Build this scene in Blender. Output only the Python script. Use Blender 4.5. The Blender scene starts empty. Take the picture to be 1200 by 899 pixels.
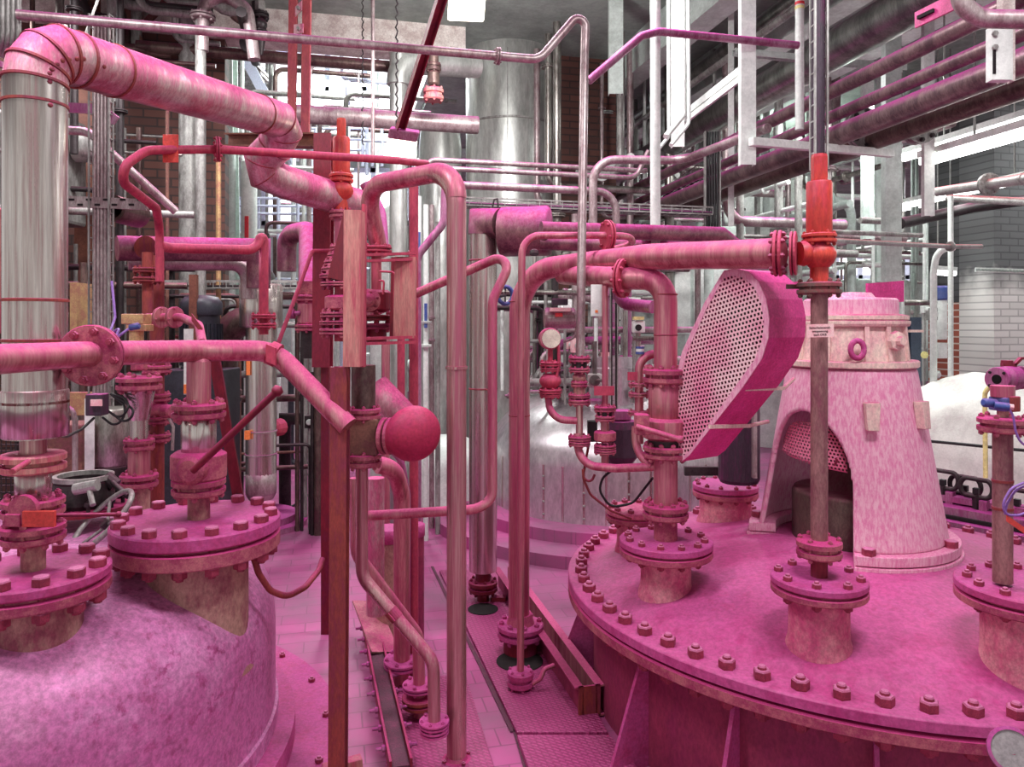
import bpy, math, random
from mathutils import Vector, Matrix
random.seed(7)
sc = bpy.context.scene
COL = sc.collection
# ---------------------------------------------------------------- camera, world, lights, exposure
F, HX, HY, EYE = 880.0, 600.0, 380.0, 1.9          # focal length in px of the 1200x899 frame, principal column, horizon row, eye height
cd = bpy.data.cameras.new('camera'); cam = bpy.data.objects.new('camera', cd); COL.objects.link(cam)
cam.location = (0, 0, EYE); cam.rotation_euler = (math.pi/2, 0, 0)
cd.sensor_fit = 'HORIZONTAL'; cd.sensor_width = 36; cd.lens = 36*F/1200
cd.shift_y = -(449.5-HY)/1200; cd.clip_start = .05; cd.clip_end = 200
sc.camera = cam
sc.view_settings.view_transform = 'Standard'; sc.view_settings.look = 'None'
sc.view_settings.gamma = 1; sc.view_settings.use_curve_mapping = False
sc.view_settings.exposure = 0.0
wd = bpy.data.worlds.new('world'); sc.world = wd; wd.use_nodes = True
wd.node_tree.nodes['Background'].inputs[0].default_value = (1.0, .98, .97, 1)
wd.node_tree.nodes['Background'].inputs[1].default_value = .66
def area(loc, sx, sy, power, rot=(0, 0, 0), col=(1, .98, .96)):
    l = bpy.data.lights.new('fill_light', 'AREA'); l.shape = 'RECTANGLE'; l.size = sx; l.size_y = sy; l.energy = power; l.color = col
    o = bpy.data.objects.new('fill_light', l); COL.objects.link(o); o.location = loc; o.rotation_euler = rot
    return o
AX = -0.238                                         # the hall's axis is turned this much from the camera's
U = Vector((-.236, .9717, 0)); V = Vector((.9717, .236, 0)); Z = Vector((0, 0, 1))
for (x, y, z, p) in ((-1.7, 1.7, 4.3, 104), (1.5, 1.9, 4.3, 104), (-2.6, 5.2, 4.5, 105), (.3, 4.8, 4.6, 110), (3.4, 7.9, 4.4, 120), (-1.6, 10.5, 6.6, 380), (4.2, 12, 4.6, 190), (-5.0, 6, 4.6, 80), (-3.5, 14, 6.6, 380), (8.5, 14, 4.6, 180), (3, 17.5, 4.6, 220), (7.5, 8.5, 4.6, 120)):  # added area lights without fixtures, brightening the hall from above
    area((x, y, z), 1.5, .5, p, (0, 0, .24), (1, .98, .985) if y < 7 else (.94, 1, .97))

area((-.35, 5.6, 4.2), (.5), .3, 55, (1.75, 0, -.05))       # unseen fill light added to brighten the chimney
# ---------------------------------------------------------------- helpers
def W(px, py, Y): return Vector(((px-HX)*Y/F, Y, EYE-(py-HY)*Y/F))
def P(v): return W(*v) if len(v) == 3 and not isinstance(v, Vector) else v
def s2l(c):
    return tuple((x/12.92 if x <= .04045 else ((x+.055)/1.055)**2.4) for x in [v/255 for v in c]) + (1,)
WL = {}
def link(o, parent=None, wloc=Vector((0, 0, 0))):
    COL.objects.link(o); WL[o.name] = Vector(wloc)
    if parent is not None:
        o.parent = parent; o.location = Vector(wloc)-WL[parent.name]
    else: o.location = wloc
    return o
def tag(o, label, cat=None, group=None, kind=None):
    o['label'] = label
    if cat: o['category'] = cat
    if group: o['group'] = group
    if kind: o['kind'] = kind
    return o
def thing(name, label, cat, loc, group=None):
    o = bpy.data.objects.new(name, None); o.empty_display_size = .1
    link(o, None, Vector(loc)); return tag(o, label, cat, group)

def frame(d):
    d = Vector(d).normalized(); a = Vector((0, 0, 1)) if abs(d.z) < .95 else Vector((1, 0, 0))
    x = a.cross(d).normalized(); return x, d.cross(x), d
def axm(c, d):
    x, y, z = frame(d); m = Matrix((x, y, z)).transposed().to_4x4(); m.translation = c; return m
def fillet(pts, br, n=7):
    out = [pts[0]]
    for i in range(1, len(pts)-1):
        a, b, c = pts[i-1], pts[i], pts[i+1]
        u = (a-b).normalized(); v = (c-b).normalized(); cs = max(-1, min(1, u.dot(v))); th = math.acos(cs)
        if th > 3.1 or br <= 0 or th < .05: out.append(b); continue
        t = min(br/math.tan(th/2), .49*(a-b).length if i > 1 else .98*(a-b).length, .49*(c-b).length if i < len(pts)-2 else .98*(c-b).length)
        r = t*math.tan(th/2)
        p0 = b+u*t; cen = b+(u+v).normalized()*(r/math.sin(th/2)); e0 = (p0-cen); e1 = (b+v*t-cen)
        if e0.length < 1e-5 or e1.length < 1e-5: out.append(b); continue
        ang = e0.angle(e1); k = max(3, int(n*ang/1.57)+1)
        for j in range(k+1):
            s = j/k; out.append(cen+(e0*math.sin((1-s)*ang)+e1*math.sin(s*ang))/math.sin(ang))
    out.append(pts[-1]); return out

def tube_parts(pts, r, n, cuts):                       # one mitred tube cut into several meshes at the given point numbers
    full = MB().tube(pts, r, n, False); out = []
    for a, b in zip(cuts[:-1], cuts[1:]):
        m = MB(); vs = full.v[a*n:(b+1)*n]
        m.add(vs, [(i*n+j, i*n+(j+1) % n, (i+1)*n+(j+1) % n, (i+1)*n+j) for i in range(b-a) for j in range(n)], True); out.append(m)
    return out
class MB:
    def __init__(s): s.v = []; s.f = []; s.sm = []
    def add(s, vs, fs, smooth=False):
        b = len(s.v); s.v += [tuple(v) for v in vs]; s.f += [tuple(i+b for i in f) for f in fs]; s.sm += [smooth]*len(fs); return s
    def tube(s, pts, r, n=16, caps=True, radii=None):
        pts = [Vector(p) for p in pts]; m = len(pts); T = []
        for i in range(m):
            a = pts[i]-pts[i-1] if i else pts[1]-pts[0]; b = pts[i+1]-pts[i] if i < m-1 else a
            T.append((a.normalized()+b.normalized()).normalized())
        x, y, _ = frame(T[0]); vs = []
        for i in range(m):
            x = (x-T[i]*x.dot(T[i])).normalized(); y = T[i].cross(x)
            k = 1.0
            if 0 < i < m-1:
                c = (pts[i]-pts[i-1]).normalized().dot(T[i]); k = 1/max(c, .5)
                nb = (pts[i+1]-pts[i]).normalized()-(pts[i]-pts[i-1]).normalized()
                nb = nb.normalized() if nb.length > 1e-4 else None
            else: nb = None
            rr = radii[i] if radii else r
            for j in range(n):
                a = 2*math.pi*j/n; o = x*math.cos(a)*rr+y*math.sin(a)*rr
                if nb is not None: o = o+nb*o.dot(nb)*(k-1)
                vs.append(pts[i]+o)
        fs = [(i*n+j, i*n+(j+1) % n, (i+1)*n+(j+1) % n, (i+1)*n+j) for i in range(m-1) for j in range(n)]
        s.add(vs, fs, True)
        if caps: s.add(vs[:n], [tuple(range(n))[::-1]]); s.add(vs[-n:], [tuple(range(n))])
        return s
    def lathe(s, prof, c=(0, 0, 0), d=(0, 0, 1), n=28, smooth=False, cap=True):
        M = axm(Vector(c), d); vs = []; m = len(prof)
        for (r, z) in prof:
            for j in range(n):
                a = 2*math.pi*j/n; vs.append(M @ Vector((r*math.cos(a), r*math.sin(a), z)))
        fs = [(i*n+j, i*n+(j+1) % n, (i+1)*n+(j+1) % n, (i+1)*n+j) for i in range(m-1) for j in range(n)]
        s.add(vs, fs, smooth)
        if cap and prof[0][0] > 1e-5: s.add(vs[:n], [tuple(range(n))[::-1]])
        if cap and prof[-1][0] > 1e-5: s.add(vs[-n:], [tuple(range(n))])
        return s
    def box(s, c, sz, x=None, y=None, z=None):
        x = Vector(x).normalized() if x else Vector((1, 0, 0)); z = Vector(z).normalized() if z else Vector((0, 0, 1))
        y = Vector(y).normalized() if y else z.cross(x).normalized()
        c = Vector(c); h = [v/2 for v in sz]; vs = []
        for k in (-1, 1):
            for j in (-1, 1):
                for i in (-1, 1): vs.append(c+x*h[0]*i+y*h[1]*j+z*h[2]*k)
        return s.add(vs, [(0, 2, 3, 1), (4, 5, 7, 6), (0, 1, 5, 4), (2, 6, 7, 3), (0, 4, 6, 2), (1, 3, 7, 5)])
    def bar(s, a, b, w, h, up=None):                 # a box from a to b, w along the side, h along up
        a = Vector(a); b = Vector(b); d = (b-a); L = d.length; d.normalize()
        u = Vector(up) if up else (Vector((0, 0, 1)) if abs(d.z) < .9 else Vector((0, -1, 0)))
        sd = d.cross(u).normalized(); u = sd.cross(d)
        return s.box((a+b)/2, (L, w, h), d, sd, u)
    def prism(s, poly, d):                            # polygon of 3-D points pushed along d
        n = len(poly); a = [Vector(p) for p in poly]; b = [p+Vector(d) for p in a]
        s.add(a+b, [tuple(range(n))[::-1], tuple(range(n, 2*n))]+[(i, (i+1) % n, n+(i+1) % n, n+i) for i in range(n)])
        return s
    def ibeam(s, a, b, w, h, t=.012, up=None):
        a = Vector(a); b = Vector(b); d = (b-a).normalized()
        u = Vector(up) if up else (Vector((0, 0, 1)) if abs(d.z) < .9 else Vector((0, -1, 0)))
        sd = d.cross(u).normalized(); u = sd.cross(d)
        s.bar(a+u*(h/2-t/2), b+u*(h/2-t/2), w, t, u); s.bar(a-u*(h/2-t/2), b-u*(h/2-t/2), w, t, u); s.bar(a, b, t*.8, h-2*t, u); return s
    def channel(s, a, b, w, h, t=.01, up=None):       # web of width w facing up, two flanges of depth h behind it
        a = Vector(a); b = Vector(b); d = (b-a).normalized()
        u = Vector(up) if up else (Vector((0, 0, 1)) if abs(d.z) < .9 else Vector((0, -1, 0)))
        sd = d.cross(u).normalized(); u = sd.cross(d)
        s.bar(a, b, w, t, u)
        for k in (-1, 1): s.bar(a+sd*k*(w/2-t/2)-u*(h/2), b+sd*k*(w/2-t/2)-u*(h/2), t, h-t, u)
        return s
    def build(s, name, mat, parent=None, label=None, cat=None, group=None, kind=None, bevel=0):
        xs = [v[0] for v in s.v]; ys = [v[1] for v in s.v]; zs = [v[2] for v in s.v]
        o0 = Vector(((min(xs)+max(xs))/2, (min(ys)+max(ys))/2, min(zs)))
        me = bpy.data.meshes.new(name); me.from_pydata([Vector(v)-o0 for v in s.v], [], s.f)
        me.polygons.foreach_set('use_smooth', s.sm)
        me.materials.append(mat); me.update()
        o = bpy.data.objects.new(name, me); link(o, parent, o0)
        if bevel:
            b = o.modifiers.new('bevel', 'BEVEL'); b.width = bevel; b.segments = 2; b.limit_method = 'ANGLE'
        if label: tag(o, label, cat, group, kind)
        elif kind: o['kind'] = kind
        return o

BOLT = {}
def bolt_mesh(sz, L, mat, stud=True):
    k = (round(sz, 4), round(L, 4), mat.name, stud)
    if k not in BOLT:
        m = MB(); h = sz*.62
        for (z0, z1) in ((L/2, L/2+h), (-L/2-h, -L/2)):
            m.lathe([(sz*.56, z0), (sz*.577, z0+h*.15), (sz*.577, z0+h*.85), (sz*.5, z0+h)], n=6)
        if stud: m.lathe([(sz*.3, -L/2-h*1.35), (sz*.3, L/2+h*1.25), (sz*.22, L/2+h*1.4)], n=8)
        else: m.lathe([(sz*.3, -L/2-h*1.35), (sz*.3, L/2)], n=8)
        me = bpy.data.meshes.new('bolt'); me.from_pydata(m.v, [], m.f); me.materials.append(mat); BOLT[k] = me
    return BOLT[k]
def bolts(parent, c, d, rb, n, sz, L, mat, ph=.0, stud=True):
    me = bolt_mesh(sz, L, mat, stud); x, y, z = frame(d); c = Vector(c); first = None
    for i in range(n):
        a = ph+2*math.pi*i/n
        if first is None: o = first = bpy.data.objects.new('bolt', me)
        else: o = first.copy()
        p = c+x*math.cos(a)*rb+y*math.sin(a)*rb
        link(o, parent, p)
        o.rotation_euler = (Matrix((x, y, z)).transposed().to_3x3() @ Matrix.Rotation(a+.3*(i % 3), 3, 'Z')).to_euler()
def flange(parent, c, d, R, t, mat, n=8, sz=None, bm=None, name='flange', ph=.2, gap=None, segs=32):
    g = gap if gap is not None else t*.13; ch = t*.1
    o = MB().lathe([(R-ch, -t/2), (R, -t/2+ch), (R, -g), (R*.8, -g), (R*.8, g), (R, g), (R, t/2-ch), (R-ch, t/2)], c, d, segs).build(name, mat, parent)
    if n:
        sz = sz or R*.2
        bolts(o, c, d, R-sz*.85, n, sz, t, bm or mat, ph)
    return o
def pipe(label, pts, r, mat, br=None, fl=(), seams=(), name='pipe', cat='pipe', group=None, n=16, parent=None, arcn=7, smat=None, clamps=()):
    pts = [P(p) for p in pts]; br = r*3 if br is None else br
    o = MB().tube(fillet(pts, br, arcn), r, n).build(name, mat, parent, label, cat if parent is None else None, group)
    for f in fl:                                      # (segment, fraction, radius ratio, bolts[, material])
        a, b = pts[f[0]], pts[f[0]+1]; c = a.lerp(b, f[1])
        flange(o, c, (b-a), r*f[2], r*(f[5] if len(f) > 5 else .9), f[4] if len(f) > 4 else mat, f[3])
    for q in seams:
        a, b = pts[q[0]], pts[q[0]+1]; c = a.lerp(b, q[1]); d = (b-a).normalized(); w = r*.05
        MB().lathe([(r*.98, -w*1.2), (r*1.03, -w), (r*1.03, w), (r*.98, w*1.2)], c, d, 28, True).build('seam_band', smat or mat, o)
    for q in clamps:
        a, b = pts[q[0]], pts[q[0]+1]; c = a.lerp(b, q[1]); d = (b-a).normalized(); w = r*q[2]
        m = MB().lathe([(r, -w), (r*1.12, -w), (r*1.12, w), (r, w)], c, d, 20)
        x, y, _ = frame(d); m.box(c+x*r*1.2, (r*.5, r*.25, w*1.8), x, y, d); m.box(c-x*r*1.2, (r*.5, r*.25, w*1.8), x, y, d)
        m.build('clamp', smat or mat, o)
    return o
def stack(root, px, Y, items, mat, bm=None):          # parts of a vertical assembly on one axis, rows in pixels at depth Y
    for it in items:
        k, y0, y1, rp = it[:4]; m = it[4] if len(it) > 4 and it[4] else mat; nb = it[5] if len(it) > 5 else 8
        z1 = EYE-(y0-HY)*Y/F; z0 = EYE-(y1-HY)*Y/F; x = (px-HX)*Y/F; r = rp*Y/F; h = z1-z0; c = Vector((x, Y, z0))
        if k == 'flange': flange(root, (x, Y, (z0+z1)/2), (0, 0, 1), r, h, m, nb, bm=bm)
        elif k == 'pipe': MB().lathe([(r, 0), (r, h)], c, n=24, smooth=True).build('pipe_section', m, root)
        elif k == 'tube': MB().lathe([(r*.93, 0), (r, h*.04), (r, h*.96), (r*.93, h)], c, n=28, smooth=True).build('valve_bonnet', m, root)
        elif k == 'body': MB().lathe([(r*.8, 0), (r, h*.12), (r, h*.88), (r*.8, h)], c, n=28).build('valve_body', m, root, bevel=.003)
        elif k == 'ball': MB().lathe([(r*.55, 0), (r*.85, h*.2), (r, h*.42), (r, h*.58), (r*.85, h*.8), (r*.55, h)], c, n=24, smooth=True).build('valve_body', m, root)
        elif k == 'cone': MB().lathe([(r, 0), (it[6]*Y/F, h)], c, n=24, smooth=True).build('reducer', m, root)
        elif k == 'hex': MB().lathe([(r*.92, 0), (r, h*.1), (r, h*.9), (r*.92, h)], c, n=6).build('hex_nut', m, root)
        elif k == 'box': MB().box((x, Y, (z0+z1)/2), (2*r, 2*r*.8, h)).build('valve_block', m, root, bevel=.004)

# ---------------------------------------------------------------- materials
def mat(name, base, base2=None, dust=None, up=.9, bias=-.35, amp=.9, metal=0.0, rough=.5, scale=5, streak=1.0, bump=.0, dust2=None, spot=None, emit=0, spec=.4, grain=.22):
    if emit: grain = 0
    m = bpy.data.materials.new(name); m.use_nodes = True; nt = m.node_tree; N = nt.nodes; L = nt.links; b = N['Principled BSDF']
    b.inputs['Metallic'].default_value = metal; b.inputs['Roughness'].default_value = rough; b.inputs['Specular IOR Level'].default_value = spec
    def nd(t, **k):
        n = N.new(t)
        for a, v in k.items(): setattr(n, a, v)
        return n
    geo = nd('ShaderNodeNewGeometry'); mp = nd('ShaderNodeMapping'); L.new(geo.outputs['Position'], mp.inputs['Vector'])
    mp.inputs['Scale'].default_value = (1, 1, streak)
    def noise(sc_, det=4, rgh=.6):
        n = nd('ShaderNodeTexNoise'); n.inputs['Scale'].default_value = sc_; n.inputs['Detail'].default_value = det; n.inputs['Roughness'].default_value = rgh
        L.new(mp.outputs[0], n.inputs['Vector']); return n
    def ramp(src, p0, p1):
        r = nd('ShaderNodeMapRange'); r.inputs['From Min'].default_value = p0; r.inputs['From Max'].default_value = p1; L.new(src, r.inputs['Value']); return r.outputs[0]
    def mix(fac, a, b_):
        x = nd('ShaderNodeMix', data_type='RGBA')
        for sock, v in ((x.inputs[0], fac), (x.inputs[6], a), (x.inputs[7], b_)):
            if isinstance(v, (int, float)): sock.default_value = v
            elif isinstance(v, tuple): sock.default_value = v
            else: L.new(v, sock)
        return x.outputs[2]
    def math_(op, a, b_=0.0, clamp=False):
        x = nd('ShaderNodeMath', operation=op); x.use_clamp = clamp
        for i, v in enumerate((a, b_)):
            if isinstance(v, (int, float)): x.inputs[i].default_value = v
            else: L.new(v, x.inputs[i])
        return x.outputs[0]
    n1 = noise(scale); n2 = noise(scale*5.3, 5, .7)
    c = s2l(base)
    if base2: c = mix(ramp(math_('ADD', math_('MULTIPLY', n1.outputs[0], .6), math_('MULTIPLY', n2.outputs[0], .4)), .42, .58), c, s2l(base2))
    if spot: c = mix(ramp(n2.outputs[0], .55, .66), c, s2l(spot))
    if dust:
        sx = nd('ShaderNodeSeparateXYZ'); L.new(geo.outputs['Normal'], sx.inputs[0])
        nz = math_('MULTIPLY', sx.outputs[2], up)
        nn = math_('MULTIPLY', math_('SUBTRACT', math_('ADD', math_('MULTIPLY', n1.outputs[0], .55), math_('MULTIPLY', n2.outputs[0], .45)), .5), amp*3)
        fac = math_('ADD', math_('ADD', nz, nn), bias+.5, True)
        dc = s2l(dust)
        if dust2: dc = mix(ramp(n2.outputs[0], .38, .62), dc, s2l(dust2))
        c = mix(fac, c, dc)
        if metal: L.new(math_('MULTIPLY', math_('SUBTRACT', 1.0, fac), metal), b.inputs['Metallic'])
        L.new(math_('ADD', math_('MULTIPLY', fac, .75-rough if rough < .75 else 0), rough), b.inputs['Roughness'])
    if grain:                                         # fine random grime specks, added for micro-contrast
        n3 = noise(scale*15, 3, .75); gr = nd('ShaderNodeMapRange'); gr.inputs[1].default_value = .36; gr.inputs[2].default_value = .64; gr.inputs[3].default_value = 1-grain; gr.inputs[4].default_value = 1+grain*.45; L.new(n3.outputs[0], gr.inputs[0])
        cc = nd('ShaderNodeCombineColor'); [L.new(gr.outputs[0], cc.inputs[i]) for i in range(3)]
        x = nd('ShaderNodeMix', data_type='RGBA', blend_type='MULTIPLY'); x.inputs[0].default_value = 1
        if isinstance(c, tuple): x.inputs[6].default_value = c
        else: L.new(c, x.inputs[6])
        L.new(cc.outputs[0], x.inputs[7]); c = x.outputs[2]
    if isinstance(c, tuple): b.inputs['Base Color'].default_value = c
    else: L.new(c, b.inputs['Base Color'])
    if bump:
        bp = nd('ShaderNodeBump'); bp.inputs['Strength'].default_value = bump; bp.inputs['Distance'].default_value = .01; L.new(n2.outputs[0], bp.inputs['Height']); L.new(bp.outputs[0], b.inputs['Normal'])
    if emit:
        b.inputs['Emission Color'].default_value = s2l(base); b.inputs['Emission Strength'].default_value = emit
    return m
DP, DM = (190, 54, 122), (180, 60, 142)               # the two tints of the powder: crimson pink and magenta
DL = (226, 120, 172)
M = {}
M['clad'] = mat('aluminium_cladding', (218, 212, 206), (170, 154, 148), DP, .55, -.55, .6, .9, .23, 14, .03, grain=.12)
M['clad_dusty'] = mat('dusty_cladding', (210, 192, 188), (180, 120, 130), DP, .95, -.06, .75, .75, .30, 9, .3, dust2=(214, 92, 146))
M['clad_magenta'] = mat('magenta_cladding', (150, 112, 116), (104, 66, 80), DM, 1.2, -.36, .5, .6, .42, 7, .6, dust2=(168, 38, 108))
M['steel'] = mat('pink_tinged_steel', (206, 176, 168), (160, 112, 112), DP, .75, -.34, .6, .85, .27, 22, .03, grain=.1)
M['steel_pink'] = mat('powdered_steel', (206, 150, 150), (166, 88, 102), DP, 1.0, -.24, .7, .7, .30, 18, .05, dust2=(206, 92, 138), grain=.14)
M['steel_purple'] = mat('purple_dusty_steel', (178, 140, 160), (140, 80, 110), DM, .9, -.15, .5, .6, .38, 8, .25)
M['bare'] = mat('bare_steel', (176, 172, 166), (120, 112, 108), None, metal=.85, rough=.35, scale=8, streak=.3)
M['pflange'] = mat('powdered_flange_steel', (190, 116, 122), (140, 58, 80), DP, 1.0, -.28, .45, .25, .5, 14, 1, bump=.15)
M['redpaint'] = mat('red_painted_steel', (186, 68, 90), (150, 44, 66), (202, 70, 118), .9, -.35, .5, 0, .5, 6, .4, bump=.05)
M['redweath'] = mat('weathered_red_board', (192, 134, 126), (178, 78, 92), DP, .6, -.5, .5, 0, .6, 10, .12, bump=.1)
M['reddark'] = mat('dark_red_steel', (128, 30, 48), (98, 22, 40), DP, .6, -.5, .5, 0, .5, 6, .4)
M['redrust'] = mat('red_rust_steel', (150, 66, 60), (112, 46, 48), DP, .7, -.45, .5, .1, .6, 9, .25)
M['orange'] = mat('orange_red_paint', (206, 74, 62), (182, 54, 50), DP, .5, -.55, .5, 0, .42, 6, .3)
M['redcap'] = mat('crimson_cap_paint', (176, 44, 82), (158, 36, 68), DP, .5, -.5, .5, 0, .5, 6)
M['guardband'] = mat('magenta_guard_paint', (222, 72, 150), (206, 56, 128), DM, .3, -.5, .6, 0, .5, 8, .8)
M['nozdull'] = mat('dull_mottled_pipe', (168, 122, 122), (120, 84, 84), DP, .5, -.45, .5, .4, .5, 10, .35)
M['darkflange'] = mat('dark_grey_flange', (112, 96, 92), (140, 80, 76), DP, .5, -.5, .5, .4, .5, 10)
M['redtop'] = mat('grey_pipe_red_top', (176, 174, 172), (140, 138, 136), (196, 84, 96), 1.2, -.75, .2, .3, .4, 6)
M['bluepost'] = mat('blue_grey_paint', (72, 86, 104), (60, 72, 90), None, rough=.5)
M['hangred'] = mat('pinkish_red_rail', (182, 84, 88), (160, 66, 74), DP, .5, -.5, .5, 0, .5, 8, .3)
M['redbeam'] = mat('deep_red_beam', (146, 40, 62), (116, 32, 50), (186, 56, 102), .6, -.4, .5, 0, .45, 6, .4)
M['grime'] = mat('dark_grime', (84, 44, 64), (50, 32, 42), (150, 60, 104), .2, -.5, .8, 0, .7, 16, 1, bump=.3)
M['ductdark'] = mat('dull_steel_duct', (150, 150, 146), (112, 112, 110), DM, .7, -.85, .4, .9, .3, 8, .2, grain=.15)
M['rack'] = mat('magenta_topped_rack_pipe', (138, 112, 114), (98, 76, 82), DM, 1.3, -.66, .5, .6, .36, 9, .3)
M['disc'] = mat('plain_grey_disc', (176, 168, 170), (150, 144, 146), None, metal=.3, rough=.45)
M['coral'] = mat('coral_paint', (218, 78, 70), (202, 66, 62), None, rough=.5)
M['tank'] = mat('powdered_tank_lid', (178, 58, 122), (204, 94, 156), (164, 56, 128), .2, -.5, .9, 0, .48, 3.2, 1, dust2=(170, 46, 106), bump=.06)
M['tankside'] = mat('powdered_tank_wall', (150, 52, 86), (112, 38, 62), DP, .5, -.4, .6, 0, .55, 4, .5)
M['nozzle'] = mat('nozzle_neck_paint', (222, 150, 160), (205, 96, 130), DP, .5, -.35, .7, 0, .55, 5, .8)
M['nozzle_brown'] = mat('nozzle_neck_metal', (188, 150, 136), (132, 84, 84), DP, .6, -.4, .5, .3, .5, 6, .6)
M['dome'] = mat('dusty_dome', (214, 138, 190), (196, 98, 162), (240, 214, 228), .1, -.56, .9, .1, .42, 3.4, 1, dust2=(220, 156, 200), bump=.05, spot=(166, 62, 122), grain=.3)
M['lid'] = mat('dusty_lid', (178, 60, 118), (192, 82, 142), DM, .3, -.4, .6, 0, .6, 5, 1, bump=.04)
M['pedestal'] = mat('powdered_cream_casting', (236, 186, 204), (226, 146, 182), (206, 70, 140), .45, -.42, .8, 0, .5, 100, .22, dust2=(216, 90, 158), bump=.05, grain=.1)
M['pedcream'] = mat('cream_casting', (228, 204, 192), (222, 178, 178), DP, .9, -.62, .5, 0, .5, 6, .6)
M['bolt_pink'] = mat('powdered_bolts', (164, 62, 88), (134, 46, 68), (206, 116, 164), .9, -.55, .3, .1, .5, 20)
M['grey'] = mat('grey_pipe', (168, 168, 164), (122, 118, 116), (160, 84, 120), .4, -.62, .5, .3, .42, 6, .4)
M['greypink'] = mat('grey_pipe_pink_top', (182, 168, 168), (140, 116, 120), DM, 1.1, -.72, .4, .5, .38, 8, .4)
M['brownpipe'] = mat('brown_pipe', (112, 92, 86), (76, 56, 56), (150, 60, 96), .6, -.55, .5, .5, .4, 8, .5)
M['duct'] = mat('steel_duct', (206, 208, 204), (172, 174, 170), None, metal=.65, rough=.32, scale=4, streak=.25, grain=.12)
M['white'] = mat('white_paint', (232, 236, 232), (206, 212, 208), None, rough=.5, scale=3, grain=.1)
M['palegreen'] = mat('pale_green_grey_paint', (204, 216, 210), (176, 188, 182), None, rough=.5, scale=3, grain=.12)
M['darkgreen'] = mat('grey_green_concrete', (150, 160, 154), (126, 136, 130), None, rough=.7, scale=1.5, grain=.1)
M['darksteel'] = mat('dark_steel', (64, 56, 58), (42, 36, 38), (120, 50, 84), .5, -.6, .5, .4, .45, 8)
M['black'] = mat('black_rubber', (28, 24, 28), None, rough=.5)
M['dark'] = mat('dark_void', (30, 20, 24), None, rough=.9)
M['motor'] = mat('dark_blue_motor_paint', (58, 60, 70), (42, 42, 50), (110, 60, 96), .6, -.65, .5, 0, .4, 5)
M['brass'] = mat('pale_brass', (214, 178, 128), (190, 140, 110), DP, .6, -.5, .5, .5, .35, 10)
M['rust'] = mat('rusty_plate', (140, 96, 84), (96, 62, 58), (176, 90, 110), .4, -.5, .8, .1, .7, 7, bump=.2)
M['brownbeam'] = mat('brown_painted_beam', (128, 78, 62), (104, 60, 50), None, rough=.6, scale=5)
M['bluewhite'] = mat('blue_white_railing', (206, 210, 232), None, rough=.4)
M['blue'] = mat('blue_paint', (62, 84, 158), (80, 96, 150), (150, 70, 150), .6, -.6, .5, 0, .45, 8)
M['violet'] = mat('violet_cable', (140, 100, 176), None, rough=.5)
M['yellow'] = mat('yellow_hose', (230, 222, 150), None, rough=.5)
M['pale_sign'] = mat('pale_pink_sign', (244, 208, 208), (238, 170, 180), None, rough=.5, scale=30)
M['ink'] = mat('dark_lettering', (60, 30, 40), None, rough=.7)
M['redsticker'] = mat('red_sticker', (222, 60, 70), None, rough=.5)
M['orangetag'] = mat('orange_tag', (240, 130, 70), None, rough=.5)
M['tarp'] = mat('white_wrapping', (244, 242, 236), (226, 224, 218), (232, 190, 206), .3, -.7, .7, 0, .45, 5, 1, bump=.35, grain=.08)
M['glass'] = mat('frosted_gauge_glass', (226, 216, 200), (200, 190, 176), DP, .3, -.6, .5, 0, .25, 20)
M['lampglass'] = mat('lit_lamp_glass', (255, 246, 224), None, emit=4.0)
M['tubelight'] = mat('lit_fluorescent_tube', (255, 255, 252), None, emit=9.0)
M['daylight'] = mat('daylit_glazing', (250, 250, 255), None, emit=1.6)
M['whitewood'] = mat('pale_batten', (222, 214, 208), (186, 168, 164), None, rough=.6, scale=8)
M['wirebundle'] = mat('dark_cable_bundle', (70, 52, 68), (46, 36, 48), DM, .8, -.5, .5, 0, .5, 12, .2)
M['jacket'] = mat('riveted_silver_jacket', (214, 208, 210), (190, 180, 186), DP, .25, -.72, .55, .75, .33, 1.6, .4)
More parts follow.
